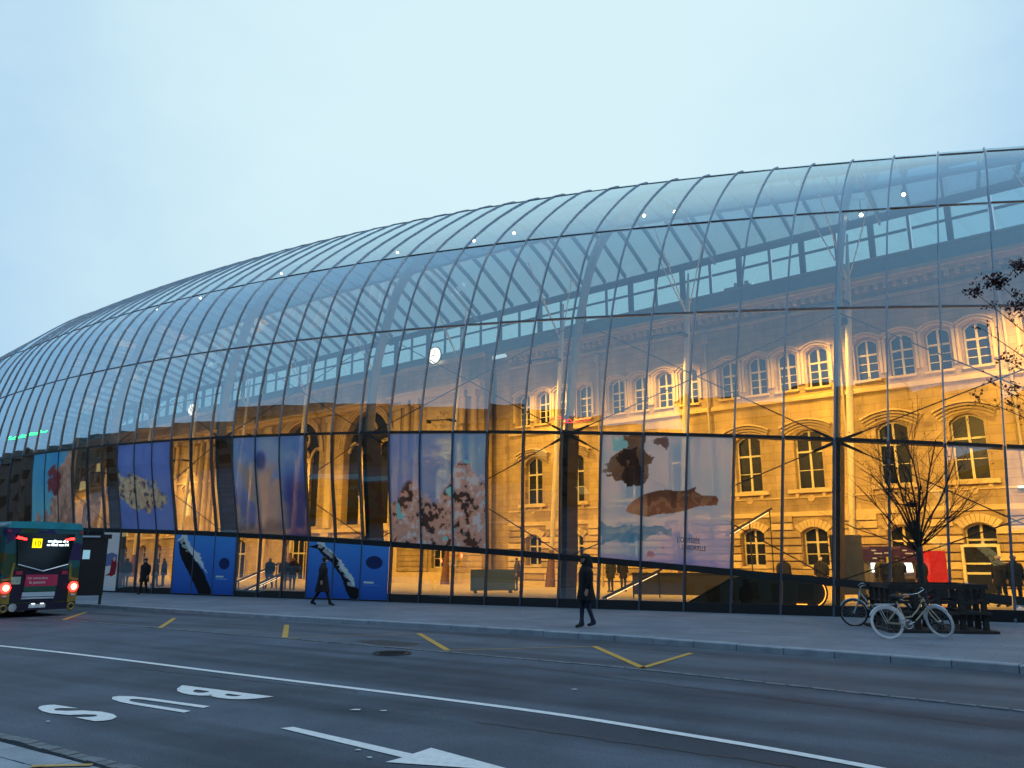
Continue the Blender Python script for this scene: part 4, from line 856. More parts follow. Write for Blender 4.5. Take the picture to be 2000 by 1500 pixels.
# ------------------------------------------------------------------ bus seen from behind (local: x to its right, y forward, z up)
def patch_mat():
    m = bpy.data.materials.new('patchwork_bus_wrap'); m.use_nodes = True; t = m.node_tree; b = t.nodes['Principled BSDF']; b.inputs['Roughness'].default_value = .35
    c = N(t, 'ShaderNodeTexCoord'); n = N(t, 'ShaderNodeTexNoise'); n.inputs['Scale'].default_value = 2.2; v = N(t, 'ShaderNodeTexVoronoi'); v.inputs['Scale'].default_value = 1.9
    ad = N(t, 'ShaderNodeMix', data_type='RGBA', blend_type='ADD'); ad.inputs[0].default_value = .35
    t.links.new(c.outputs['Object'], n.inputs['Vector']); t.links.new(c.outputs['Object'], ad.inputs[6]); t.links.new(n.outputs['Color'], ad.inputs[7]); t.links.new(ad.outputs[2], v.inputs['Vector'])
    sp = N(t, 'ShaderNodeSeparateColor'); r = N(t, 'ShaderNodeValToRGB'); r.color_ramp.interpolation = 'CONSTANT'; e = r.color_ramp.elements; e[0].color = (.014, .11, .13, 1); e[1].position = .22; e[1].color = (.025, .018, .09, 1)
    for p, q in ((.38, (.03, .07, .03, 1)), (.5, (.014, .10, .12, 1)), (.62, (.015, .015, .05, 1)), (.72, (.09, .07, .02, 1)), (.82, (.02, .025, .12, 1)), (.9, (.16, .03, .05, 1))): k = e.new(p); k.color = q
    t.links.new(v.outputs['Color'], sp.inputs[0]); t.links.new(sp.outputs[0], r.inputs[0]); t.links.new(r.outputs[0], b.inputs['Base Color']); return m
WRAP = patch_mat(); GBLACK = mat('black_bus_glass', (.006, .007, .009), .08, 0, .2, 2); YPLAS = mat('ochre_panel', (.24, .19, .035), .4, 0, .15, 4); TURQ = mat('turquoise_roof', (.02, .30, .38), .35, 0, .15, 1.5); NAVY = mat('dark_violet_panel', (.012, .010, .035), .35, 0, .3, 2)
CHROME = mat('brushed_chrome', (.6, .62, .65), .25, .9, .05, 6); RUBBER = mat('rubber', (.012, .012, .012), .8)
TAIL = mat('lit_tail_lamp', (.6, .02, .01), .3, 0, .05, 3, emit=(1, .012, .01), estr=14); TAILC = mat('lit_tail_core', (1, .6, .3), .3, 0, .05, 3, emit=(1, .30, .12), estr=9); LEDW = mat('white_led_text', (.8, .9, .85), .3, 0, .02, 3, emit=(.8, 1, .93), estr=3.2); LEDY = mat('yellow_led_sign', (.8, .6, 0), .3, 0, .05, 3, emit=(1, .66, 0), estr=1.6); REFL = mat('red_reflector', (.4, .03, .06), .3); PLATE = mat('number_plate', (.6, .65, .7), .4, 0, .08, 8)
PINK = mat('magenta_advert', (.50, .03, .10), .45, 0, .08, 6); GRNP = mat('dark_green_advert', (.01, .09, .06), .45, 0, .1, 5); PALE = mat('pale_blue_panel', (.45, .58, .68), .4, 0, .05, 5); ORNG = mat('orange_marker', (.6, .25, .01), .4, 0, .05, 4, emit=(1, .45, .03), estr=.8); GRNS = mat('pale_green_sticker', (.35, .5, .42), .5, 0, .25, 14)
bp_ = gp(70, 1205, ROADZ); hd_ = Vector((-.815, .58, 0)).normalized()
bus = thing('city_bus', 'city bus in a dark multicoloured wrap with glowing tail lamps, seen from behind', 'bus', bp_, math.atan2(hd_.y, hd_.x) - PI / 2)
def prof(y, inset, top):                 # a rounded body section
    w = 1.27 - inset; z0, z1 = .32, top; P = []
    for sx, sz, a0 in ((1, 1, 0), (-1, 1, PI / 2), (-1, -1, PI), (1, -1, 3 * PI / 2)):
        r = .17 if sz > 0 else .1
        for k in range(6): a = a0 + PI / 2 * k / 5; P.append((sx * (w - r) + r * math.cos(a), y, (z1 - r if sz > 0 else z0 + r) + r * math.sin(a)))
    return P
mb = MB(); rings = [prof(.0, .05, 2.93), prof(.05, .015, 3.0), prof(.15, 0, 3.03), prof(4, 0, 3.05), prof(11.7, 0, 3.05), prof(11.95, .08, 2.95)]; n = len(rings[0])
for r_ in rings: mb.v += r_
for i in range(len(rings) - 1): mb.f += [(i * n + k, i * n + (k + 1) % n, (i + 1) * n + (k + 1) % n, (i + 1) * n + k) for k in range(n)]
mb.f += [tuple(range(n)), tuple(range((len(rings) - 1) * n, len(rings) * n))]; mb.m = [0] * len(mb.f)
body = mb.build('body', WRAP, bus)
MB().prism([(-1.2, -.02, 2.86), (1.2, -.02, 2.86), (1.12, -.02, 3.07), (0, -.02, 3.10), (-1.12, -.02, 3.07)], (0, 11.5, 0)).build('roof_cowl', TURQ, bus)
w = MB().prism([(-.93, -.06, 2.7), (.93, -.06, 2.7), (.80, -.06, 1.72), (0, -.06, 1.50), (-.80, -.06, 1.72)], (0, .08, 0)).build('rear_window', GBLACK, bus)
MB().tube([(-.80, -.075, 1.69), (0, -.075, 1.47), (.80, -.075, 1.69)], .024, 6).build('window_trim', CHROME, w)
me = text_mesh('10', .24, .003); me.materials.append(mat('led_dark', (.12, .08, .0), .5)); t2 = obj('route_number', MB().box((-.15, -.01, -.15), (.15, 0, .15)).mesh('route_number', LEDY), w, (-.28, -.066, 2.38))
q = obj('digits', me, t2, (0, -.013, -.085)); q.rotation_euler = (PI / 2, 0, 0)
mb = MB(); x = 0
for row, (z, n_) in enumerate(((2.44, 13), (2.32, 16))):
    x = .06 - .02 * row
    for k in range(n_):
        wd = random.uniform(.025, .05); hh = random.choice((.05, .05, .075)); mb.box((x, -.07, z - .02), (x + wd, -.062, z - .02 + hh)); x += wd + (.012 if random.random() < .8 else .05)
        if x > .72: break
mb.build('destination_display', LEDW, w)
for sx in (-1, 1):
    o = MB().prism([(sx * .93, -.075, 2.52), (sx * .62, -.075, 2.47), (sx * .62, -.075, 2.53), (sx * .9, -.075, 2.6)], (0, .03, 0)).build('brake_lamp', TAIL, bus)
    o = MB().prism([(sx * 1.24, -.03, 1.12), (sx * .93, -.06, 1.14), (sx * .91, -.06, .44), (sx * 1.21, -.03, .42)], (0, .1, 0)).build('lamp_cluster', YPLAS, bus)
    MB().tube([(sx * 1.07, -.10, .95), (sx * 1.07, -.05, .95)], [.12, .17], 14).build('tail_lamp', TAIL, o); MB().tube([(sx * 1.07, -.115, .95), (sx * 1.07, -.10, .95)], [.06, .10], 12).build('lamp_core', TAILC, o); MB().box((sx * 1.07 - .06, -.08, .66), (sx * 1.07 + .06, -.055, .72)).build('reversing_lamp', PLATE, o)
    MB().tube([(sx * 1.06 + .1 * math.cos(a), -.03, .3 + .1 * math.sin(a)) for a in np.linspace(0, 2 * PI, 18)[:-1]], .045, 8, closed=True).build('fog_lamp_ring', YPLAS, bus)
    MB().box((sx * .72 - .1, -.07, 1.36), (sx * .72 + .1, -.02, 1.48)).build('reflector', REFL, bus)
    MB().prism([(sx * .86, -.035, 1.74), (sx * .93, -.035, 1.74), (sx * .98, -.035, 1.27), (sx * 1.22, -.035, 1.22), (sx * 1.22, -.035, 1.16), (sx * .9, -.035, 1.18)], (0, .03, 0)).build('ochre_edging', YPLAS, bus)
    MB().box((sx * 1.15 - .05, -.03, 2.72), (sx * 1.15 + .05, .0, 2.8)).build('marker_lamp', REFL, bus)
MB().prism([(-.88, -.02, 1.55), (.88, -.02, 1.55), (.9, -.02, .5), (-.9, -.02, .5)], (0, .06, 0)).build('engine_hatch', NAVY, bus)
ad_ = MB().box((-.5, -.06, .99), (.52, -.025, 1.36)).build('advert', PINK, bus)
for tx, z, sz in (('Un novembre', 1.215, .115), ('le passant', 1.075, .13)):
    me = text_mesh(tx, sz, .002); me.materials.append(WHITEP); o = obj('lettering', me, ad_, (-.12, -.064, z)); o.rotation_euler = (PI / 2, 0, 0)
MB().box((-.52, -.06, .82), (.50, -.025, .985)).build('advert_footer', GRNP, bus); MB().box((-.54, -.06, .66), (.48, -.025, .80)).build('info_panel', PALE, bus); MB().box((-.55, -.06, .585), (.46, -.025, .635)).build('info_strip', PALE, bus)
MB().box((-.93, -.05, 1.06), (-.64, -.025, 1.3)).build('sticker', GRNS, bus)
pl = MB().box((-.3, -.07, .30), (.22, -.03, .41)).build('number_plate', PLATE, bus); MB().box((-.22, -.09, .42), (-.12, -.06, .44)).add([], []).build('plate_lamp', LEDW, pl); MB().box((.06, -.09, .42), (.16, -.06, .44)).build('plate_lamp', LEDW, pl)
MB().tube([(-.78, -.05, .33), (-.78, -.02, .33)], .13, 16).build('speed_disc', PLATE, bus); MB().box((-1.2, -.05, .22), (1.2, .1, .46)).build('bumper', NAVY, bus)
for sx in (-1, 1):
    for y in (2.9, 8.9):
        o = MB().tube([(sx * 1.26, y, .48), (sx * .96, y, .48)], .48, 22).build('wheel', RUBBER, bus); MB().tube([(sx * 1.265, y, .48), (sx * 1.2, y, .48)], .27, 16).build('rim', GSTEEL, o)
for y in np.arange(1.2, 11, 1.55): MB().box((-1.282, y, 1.55), (-1.26, y + 1.45, 2.6)).build('side_window', GBLACK, bus)
MB().box((-1.29, .4, 1.72), (-1.265, .5, 1.86)).build('side_marker', ORNG, bus)

# bus stop totem beside the bus
p = gp(170, 1181); t = thing('bus_stop_totem', 'dark bus stop totem with a small pale screen behind the bus', 'totem', p, R(28))
mb = MB(); mb.box((-.62, -.08, .35), (.5, .08, 2.55)); mb.build('board', BLACKM, t); mb = MB(); mb.box((-.62, -.1, 2.55), (.62, .1, 2.72)); mb.build('head_sign', DSTEEL, t)
mb = MB(); mb.box((-.58, -.05, 0), (-.48, .05, .35)); mb.build('leg', DSTEEL, t); mb = MB(); mb.box((.38, -.05, 0), (.48, .05, .35)); mb.build('leg', DSTEEL, t)
MB().box((-.35, -.1, 1.75), (-.1, -.08, 2.1)).build('screen', mat('pale_screen', (.2, .4, .5), .3, 0, .1, 5, emit=(.4, .75, .9), estr=.5), t); MB().box((-.5, -.105, 2.6), (.2, -.1, 2.66)).build('name_strip', PALE, t)

# ------------------------------------------------------------------ bicycles (local: x forward, y left, z up, origin at the rear wheel contact)
def bicycle(label, loc, rz, lean, steer, frame, tyre, rimm, basket=False, rack=True, scale=1., flop=0.):
    R0 = .335; t = thing('bicycle', label, 'bicycle', loc, rz, 'bicycles at the tree guard'); t.rotation_euler = (lean, 0, rz); t.scale = (scale,) * 3
    wb = 1.06; Rw = Vector((0, 0, R0)); Fw = Vector((wb, 0, R0)); BBk = Vector((.43, 0, .29)); seat = Vector((.27, 0, .80)); hd_top = Vector((.86, 0, .86)); hd_bot = Vector((.91, 0, .66))
    def wheel(name, par, c):
        o = MB().tube([c + Vector((math.cos(a) * R0, 0, math.sin(a) * R0)) for a in np.linspace(0, 2 * PI, 37)[:-1]], .021, 8, closed=True).build(name, tyre, par, smooth=True)
        MB().tube([c + Vector((math.cos(a) * (R0 - .028), 0, math.sin(a) * (R0 - .028))) for a in np.linspace(0, 2 * PI, 37)[:-1]], .012, 6, closed=True).build('rim', rimm, o, smooth=True)
        mb = MB(); mb.tube([c + Vector((0, -.045, 0)), c + Vector((0, .045, 0))], .022, 8)
        for k in range(18): a = 2 * PI * k / 18; s_ = .035 * (1 if k % 2 else -1); mb.tube([c + Vector((math.cos(a + .3) * .02, s_, math.sin(a + .3) * .02)), c + Vector((math.cos(a) * (R0 - .03), 0, math.sin(a) * (R0 - .03)))], .0022, 4, caps=False)
        mb.build('spokes', GSTEEL, o); return o
    wheel('rear_wheel', t, Rw)
    mb = MB(); r = .016
    mb.tube([BBk, seat], r, 8)
    down = [hd_bot, Vector((.74, 0, .50)), Vector((.60, 0, .36)), BBk]; mb.tube(down, r * 1.1, 8); mb.tube([hd_top, Vector((.70, 0, .62)), Vector((.55, 0, .47)), Vector((.36, 0, .44))], r, 8); mb.tube([hd_top + Vector((-.008, 0, .03)), hd_bot], r * 1.3, 8)
    for y in (-.055, .055): mb.tube([BBk + Vector((0, y * .5, 0)), Rw + Vector((0, y, 0))], r * .62, 6); mb.tube([Vector((.30, y * .4, .68)), Rw + Vector((0, y, 0))], r * .55, 6)
    mb.build('frame', frame, t, smooth=True)
    MB().tube([Rw + Vector((math.cos(a) * (R0 + .035), 0, math.sin(a) * (R0 + .035))) for a in np.linspace(-.1, 2.75, 16)], .024, 6).build('mudguard', WHITEP if tyre is not RUBBER else frame, t, smooth=True)
    if rack:
        mb = MB()
        for y in (-.06, .06): mb.tube([(.22, y, .73), (-.22, y, .73)], .007, 6); mb.tube([(-.15, y, .73), (0, y, R0)], .006, 6)
        for x in (-.2, -.05, .1): mb.tube([(x, -.06, .73), (x, .06, .73)], .006, 6)
        mb.build('rack', WHITEP, t)
    mb = MB(); mb.tube([(seat.x - .13, 0, .87), (seat.x - .02, 0, .885), (seat.x + .06, 0, .885), (seat.x + .15, 0, .88)], [.07, .085, .04, .02], 10); mb.tube([seat, (seat.x - .01, 0, .87)], .013, 6); mb.build('saddle', BLACKM, t, smooth=True)
    o = MB().tube([BBk + Vector((math.cos(a) * .088, -.05, math.sin(a) * .088)) for a in np.linspace(0, 2 * PI, 25)[:-1]], .009, 6, closed=True).build('chainring', WHITEP, t)
    mb = MB(); [mb.tube([BBk + Vector((0, -.05, 0)), BBk + Vector((math.cos(k * 2 * PI / 5) * .085, -.05, math.sin(k * 2 * PI / 5) * .085))], .008, 5) for k in range(5)]; mb.tube([BBk + Vector((0, -.07, 0)), BBk + Vector((.15, -.075, .06))], .011, 6); mb.tube([BBk + Vector((0, .07, 0)), BBk + Vector((-.15, .075, -.06))], .011, 6); mb.build('crank', CHROME, o)
    mb = MB(); mb.box((.55, -.13, .34), (.63, -.08, .365)); mb.box((.24, .08, .215), (.32, .13, .24)); mb.build('pedal', BLACKM, t)
    mb = MB(); mb.tube([BBk + Vector((0, -.05, .088)), Rw + Vector((0, -.05, .035))], .005, 4); mb.tube([BBk + Vector((0, -.05, -.088)), Rw + Vector((0, -.05, -.035))], .005, 4); mb.build('chain', BLACKM, t)
    st = obj('steering', None, t, tuple(hd_bot)); st.rotation_euler = (flop, 0, steer); st.name = 'front_fork'
    off = -hd_bot; wheel('front_wheel', st, Fw + off)
    mb = MB()
    for y in (-.05, .05): mb.tube([hd_bot + off + Vector((0, y, 0)), Vector((.98, y, .5)) + off, Fw + off + Vector((0, y, 0))], .011, 6)
    mb.tube([hd_bot + off, hd_top + off + Vector((-.03, 0, .14))], .014, 6); mb.build('fork_blades', frame, st)
    hb = hd_top + off + Vector((-.03, 0, .14)); mb = MB(); mb.tube([hb + Vector(v) for v in ((-.26, .29, .05), (-.1, .29, .07), (.02, .2, .03), (0, 0, 0), (.02, -.2, .03), (-.1, -.29, .07), (-.26, -.29, .05))], .011, 7); mb.build('handlebar', CHROME, st, smooth=True)
    mb = MB(); mb.tube([hb + Vector((-.28, .29, .05)), hb + Vector((-.16, .29, .065))], .017, 7); mb.tube([hb + Vector((-.28, -.29, .05)), hb + Vector((-.16, -.29, .065))], .017, 7); mb.build('grip', BLACKM, st)
    mb = MB(); mb.tube([Fw + off + Vector((math.cos(a) * (R0 + .03), 0, math.sin(a) * (R0 + .03))) for a in np.linspace(.5, 2.9, 14)], .022, 6); mb.build('front_mudguard', WHITEP if tyre is not RUBBER else frame, st, smooth=True)
    if basket:
        mb = MB(); c = hb + Vector((.17, 0, -.12))
        for k in range(7):
            x = -.12 + k * .04; mb.tube([c + Vector((x, -.15, .12)), c + Vector((x * .8, -.12, -.1)), c + Vector((x * .8, .12, -.1)), c + Vector((x, .15, .12))], .004, 4)
        for z, k in ((.12, 1), (.02, .93), (-.08, .84)): mb.tube([c + Vector((a * .13 * k, b * .15 * k, z)) for a, b in ((-1, -1), (1, -1), (1, 1), (-1, 1))], .006, 5, closed=True)
        mb.build('basket', BLACKM, st)
    for ch in [o for o in bpy.data.objects if o.parent == st]: ch.parent = t; ch.location = hd_bot; ch.rotation_euler = (flop, 0, steer)
    bpy.data.objects.remove(st)
    return t
CREAM = mat('cream_bike_frame', (.52, .44, .30), .4, 0, .1, 6); CREAMT = mat('cream_tyre', (.66, .58, .48), .7, 0, .1, 6); WTYRE = mat('white_tyre', (.78, .74, .76), .6, 0, .06, 6); PALEB = mat('pale_blue_bike_paint', (.45, .58, .66), .4, 0, .08, 5); SILV = mat('silver_bike_paint', (.5, .5, .48), .35, .4, .08, 5)
pa, pb = gp(1737, 1247), gp(1822, 1248)
bicycle('cream bicycle with white tyres leaning on the tree guard, front wheel turned', gp(1738, 1247), R(-6), R(-12), R(-66), CREAM, WTYRE, WHITEP, basket=True, flop=R(20))
bicycle('pale blue bicycle with a dark front wheel behind the cream one', gp(1756, 1224), R(166), R(6), R(-20), PALEB, RUBBER, GSTEEL)
bicycle('dark bicycle half hidden at the far side of the tree guard', gp(1868, 1222), R(25), R(8), R(15), BLACKM, RUBBER, GSTEEL, rack=False)

# ------------------------------------------------------------------ tree guard, trees
tp = gp(1812, 1229); GA = R(-10)
t = thing('tree_guard', 'dark weathered timber guard with bench rails around the street tree', 'tree guard', tp, GA)
hw = 1.0
for sx in (-1, 1):
    for k in range(5):
        f = -1 + k * .5
        for (x, y) in ((sx * hw, f * hw),) if abs(f) == 1 else ((sx * hw, f * hw), (f * hw, sx * hw)):
            MB().box((x - .055, y - .055, 0), (x + .055, y + .055, 1.08 if abs(f) in (1, 0) else 1.0)).build('post', WOODD, t)
for z, w_, h_ in ((1.0, .06, .12), (.66, .03, .07), (.42, .13, .06)):
    for sx in (-1, 1):
        MB().box((-hw - .12, sx * hw - w_, z), (hw + .12, sx * hw + w_, z + h_)).build('rail', WOODD, t)
        MB().box((sx * hw - w_, -hw + w_ + .004, z + .004), (sx * hw + w_, hw - w_ - .004, z + h_ - .004)).build('rail', WOODD, t)
MB().box((-hw - .22, -hw - .22, 0), (hw + .2, hw + .2, .06)).build('base_frame', WOODD, t)
BARK = mat('dark_bark', (.028, .022, .018), .9, 0, .3, 8, .6, 30); REDL = mat('withered_red_leaf', (.075, .012, .014), .7, 0, .35, 6)
def grow(mb, p, d, L, r, depth, up, rnd, tips, spread=.5, seg=4, wob=.21):
    pts = [p]; rs = [r]
    for k in range(seg):
        d = (d + Vector((rnd.gauss(0, wob), rnd.gauss(0, wob), up + rnd.gauss(0, wob * .5)))).normalized(); p = p + d * (L / seg); pts.append(p); rs.append(r * (1 - .55 * (k + 1) / seg))
    mb.tube(pts, rs, 6 if r > .02 else (4 if r > .006 else 3), caps=False)
    if depth == 0: tips.append(p); return
    nb = 3 if depth > 2 else 4
    for k in range(nb):
        f = .3 + .7 * (k + 1) / nb; i = min(seg, max(1, int(f * seg))); ax = Vector((rnd.uniform(-1, 1), rnd.uniform(-1, 1), rnd.uniform(-.2, .5))).normalized()
        nd = (d + ax * spread).normalized(); grow(mb, pts[i], nd, L * rnd.uniform(.4, .66), rs[i] * .6, depth - 1, up, rnd, tips, spread, 3)
rnd = random.Random(11)
t = thing('street_tree', 'small bare vase-shaped tree growing out of the timber guard', 'tree', tp)
MB().tube([(0, 0, -.05), (.01, 0, .5), (-.01, 0, 1.2), (0, 0, 1.85), (.0, 0, 2.1)], [.12, .085, .075, .085, .1], 10).build('trunk', mat('pale_trunk_bark', (.05, .055, .06), .85, 0, .3, 8, .5, 25), t, smooth=True)
cm = MB(); tips = []
for k in range(25):
    a = 2 * PI * k / 25 + rnd.uniform(-.2, .2); tilt = (1.1, .85, .6, .35, .12)[k % 5] + rnd.uniform(-.08, .08); d = Vector((math.cos(a) * math.sin(tilt), math.sin(a) * math.sin(tilt), math.cos(tilt)))
    grow(cm, Vector((0, 0, 2.0 + rnd.uniform(-.12, .08))), d, (1.9, 1.95, 2.1, 2.4, 2.8)[k % 5] * rnd.uniform(.85, 1.1), .019 + .011 * (k % 5 > 2), 3, .05, rnd, tips, .62)
cr = cm.build('crown', BARK, t, fix=False)
mb = MB()
for k in range(60): a = Vector((rnd.gauss(0, .07), rnd.gauss(0, .07), rnd.gauss(0, .05))); b = Vector((rnd.gauss(0, .13), rnd.gauss(0, .13), rnd.gauss(0, .05))); mb.tube([a, b], .008, 4)
nst = mb.build('bird_nest', BARK); nst.location = tp + Vector((-.06, 0, 3.1)); tag(nst, 'dark round bird nest lodged in the bare tree', 'nest')
def leaf(mb, p, s, rnd):
    a = Vector((rnd.gauss(0, 1), rnd.gauss(0, 1), rnd.gauss(0, 1))).normalized(); b = a.cross(Vector((rnd.gauss(0, 1), rnd.gauss(0, 1), rnd.gauss(0, 1)))).normalized(); n = a.cross(b) * s * .25
    mb.add([p, p + a * s * .5 + b * s * .32 + n, p + a * s, p + a * s * .5 - b * s * .32 + n], [(0, 1, 2, 3)])
lv = MB()
for p in tips:
    if p.z > 3.9 and rnd.random() < .18: leaf(lv, p, .06, rnd)
lv.build('last_leaves', REDL, t, fix=False)
# the neighbouring tree, trunk outside the frame
q0 = gp(2330, 1262); t = thing('red_leaved_tree', 'tree branches with withered dark red leaves reaching in at the upper edge', 'tree', q0)
cm = MB(); lv = MB(); rnd = random.Random(5); MB().tube([(0, 0, -.05), (0, 0, 1), (-.02, 0, 2.2), (-.1, 0, 3.2), (-.2, 0, 4.2), (-.2, 0, 5.6)], [.16, .12, .105, .09, .06, .03], 10).build('trunk', BARK, t, smooth=True)
for (x, y, dn, z0) in ((1900, 568, 34, 4.2), (1945, 548, 90, 4.3), (1915, 640, 4, 3.8), (1965, 700, 14, 3.4), (1930, 745, 8, 3.2), (1905, 775, 5, 3.0), (1975, 760, 16, 3.1), (1980, 600, 30, 4.0), (1990, 520, 50, 4.6), (1968, 790, 12, 3.2), (2080, 500, 60, 4.8), (2100, 700, 40, 3.6)):
    e = at(x, y, q0.y + rnd.uniform(-.5, .4)) - q0; a = Vector((-.15, 0, z0)); m1 = a.lerp(e, .4) + Vector((0, rnd.uniform(-.2, .2), .15)); m2 = a.lerp(e, .75) + Vector((0, rnd.uniform(-.1, .1), .1))
    cm.tube([a, m1, m2, e], [.03, .018, .01, .004], 5)
    for k in range(7):
        b = a.lerp(e, rnd.uniform(.5, 1)); dd = (e - a).normalized() + Vector((rnd.gauss(0, .6), rnd.gauss(0, .6), rnd.gauss(0, .6))); te = b + dd.normalized() * rnd.uniform(.15, .4); cm.tube([b, b.lerp(te, .5) + Vector((0, 0, .02)), te], [.006, .004, .002], 3, caps=False)
        for _ in range(max(2, dn // 3)): leaf(lv, b.lerp(te, rnd.uniform(.3, 1.1)) + Vector((rnd.gauss(0, .04), rnd.gauss(0, .04), rnd.gauss(0, .04))), rnd.uniform(.04, .085), rnd)
    for _ in range(dn * 2): leaf(lv, e + Vector((rnd.gauss(.02, .1), rnd.gauss(0, .1), rnd.gauss(0, .06))), rnd.uniform(.05, .11), rnd)
cm.build('branches', BARK, t, fix=False); lv.build('crown', REDL, t, fix=False)

# ------------------------------------------------------------------ hall furniture behind the glass
PURP = mat('aubergine_plastic', (.05, .02, .075), .4, 0, .1, 4); SCR = mat('lit_screen', (.9, .9, .85), .3, 0, .02, 3, emit=(1, .95, .82), estr=5); GREYP = mat('grey_machine_metal', (.18, .17, .17), .45, .2, .1, 4); YST = mat('yellow_sticker', (.6, .5, .05), .5, 0, .1, 9); REDP = mat('glowing_red_cabinet_paint', (.55, .015, .01), .4, 0, .06, 3, emit=(1, .03, .02), estr=.12)  # the red cabinet paint carries a faint glow that brightens its colour
for x, lab in ((1716, 'aubergine ticket machine with a bright screen, the one nearer the notice board'), (1776, 'aubergine ticket machine with a bright screen, the one nearer the red cabinet')):
    p = inside(x, 33); t = thing('ticket_machine', lab, 'ticket machine', p, R(18), 'ticket machines')
    MB().prism([(-.52, 0, 0), (.52, 0, 0), (.52, 0, 1.55), (-.52, 0, 1.55)], (0, .5, 0)).build('cabinet', GREYP, t)
    mb = MB(); mb.prism([(-.58, -.12, 1.55), (.58, -.12, 1.55), (.56, -.12, 2.02), (.45, -.12, 2.14), (-.45, -.12, 2.14), (-.56, -.12, 2.02)], (0, .7, 0)); mb.build('canopy_hood', PURP, t)
    MB().prism([(-.4, -.04, 1.12), (.1, -.04, 1.12), (.1, .02, 1.48), (-.4, .02, 1.48)], (0, -.03, 0)).build('screen', SCR, t); MB().box((.28, -.14, 1.35), (.46, -.125, 1.72)).build('sticker', YST, t); MB().box((-.3, -.02, .6), (.3, 0, .85)).build('ticket_tray', BLACKM, t)
    mb = MB(); [mb.box((xx, -.135, zz), (xx + w_, -.125, zz + .05)) for xx, zz, w_ in ((-.42, 1.95, .22), (-.3, 1.83, .4), (.2, 1.85, .22), (-.4, 1.64, .2))]; mb.build('white_lettering', PLATE, t)
p = inside(1832, 32); t = thing('red_cabinet', 'plain bright red cabinet standing by the old facade', 'cabinet', p, R(12)); MB().box((-.38, 0, .08), (.38, .4, 1.95)).build('cabinet_body', REDP, t); MB().box((-.34, -.012, .12), (.34, -.001, 1.9)).build('cabinet_door', REDP, t); MB().box((-.36, .03, 0), (.36, .37, .08)).build('cabinet_foot', BLACKM, t)
p = inside(1655, 30); t = thing('notice_board', 'tall grey notice board behind the thick arch', 'notice board', p, R(10)); MB().box((-.62, -.05, .35), (.62, .05, 2.5)).build('panel', mat('grey_green_board', (.11, .105, .085), .6, 0, .12, 3), t)
for sx in (-1, 1): MB().box((sx * .5 - .04, -.25, 0), (sx * .5 + .04, .25, .35)).build('leg', DSTEEL, t)
p = inside(963, 41); t = thing('display_panel', 'low grey green display panel standing on the hall floor', 'display panel', p, R(15)); MB().box((-1.15, -.04, .12), (1.15, .04, 1.15)).build('panel', mat('dull_green_panel', (.09, .12, .06), .5, 0, .1, 2), t)
for sx in (-1, 1): MB().box((sx * .9 - .05, -.2, 0), (sx * .9 + .05, .2, .12)).build('foot', DSTEEL, t)
# escalator: dark balustrades with round ends
esm = mat('amber_step_light', (.9, .4, .05), .4, 0, .05, 4, emit=(1, .3, .03), estr=7)
p = inside(1510, 29.5); t = thing('escalator', 'escalator end with dark rounded balustrade and glowing amber edge', 'escalator', p, R(-16))
for y in (0, 1.0):
    P = [(-3.2, y, -.1), (1.2, y, -.1)] + [(1.2 + .55 * math.cos(a), y, .47 + .55 * math.sin(a)) for a in np.linspace(-PI / 2, PI / 2, 14)] + [(-.9, y, 1.02), (-1.6, y, .86), (-3.2, y, -.02)]
    o = MB().prism(P, (0, .05, 0)).build('balustrade', mat('smoked_panel', (.06, .055, .035), .55, 0, .15, 1), t)
    MB().tube([(x_, y + .025, z_ + .0) for x_, _, z_ in P[2:]], .04, 6).build('handrail', RUBBER, o)
    mb = MB(); mb.tube([(1.2 + .5 * math.cos(a), y - .02, .47 + .5 * math.sin(a)) for a in np.linspace(-1.3, .9, 12)], .012, 5); mb.box((.7, y - .03, .02), (1.05, y - .005, .06)); mb.build('edge_light', esm, o)
MB().box((-1.5, .06, 0), (1.5, .98, .06)).build('comb_plate', GSTEEL, t)
p = inside(1345, 38.5); t = thing('stairwell_parapet', 'long black parapet around a stairwell in the hall', 'parapet', p, R(-20)); MB().box((-2.7, -.08, 0), (2.7, .08, .95)).build('parapet_wall', BLACKM, t); MB().box((-2.75, -.12, .95), (2.75, .12, 1.02)).build('coping', DSTEEL, t)
TUBE = mat('warm_light_tube', (.9, .8, .7), .3, 0, .02, 3, emit=(1, .68, .36), estr=3)
def lit_rail(label, a, b, n=1, drop=.22):
    t = thing('stair_handrail', label, 'handrail', a, 0, 'lit stair handrails'); d = b - a
    for k in range(n):
        o_ = Vector((0, k * .9, 0))
        MB().tube([o_ + Vector((0, 0, .0)), o_ + d], .055, 8).build('rail_beam', DSTEEL, t); MB().tube([o_ + d * .06 - Vector((0, 0, drop * .45)), o_ + d * .92 - Vector((0, 0, drop * .45))], .013, 6).build('light_tube', TUBE, t)
        mb = MB()
        for f in (.05, .5, .95): q = o_ + d * f; mb.tube([q, (q.x, q.y, FZ - a.z)], .03, 6)
        mb.build('baluster', DSTEEL, t)
lit_rail('sloping lit handrail beside the walker in the cap', at(1178, 1168, 34), at(1292, 1112, 36)); lit_rail('high sloping lit handrail between the fish poster and the thick arch', at(1418, 1046, 38), at(1507, 993, 40))
lit_rail('lower pair of lit stair handrails between the low whale posters', at(462, 1160, 44), at(545, 1122, 47), 2, .2)
lit_rail('upper lit stair handrail between the low whale posters', at(462, 1136, 47), at(545, 1100, 50), 1, .2)
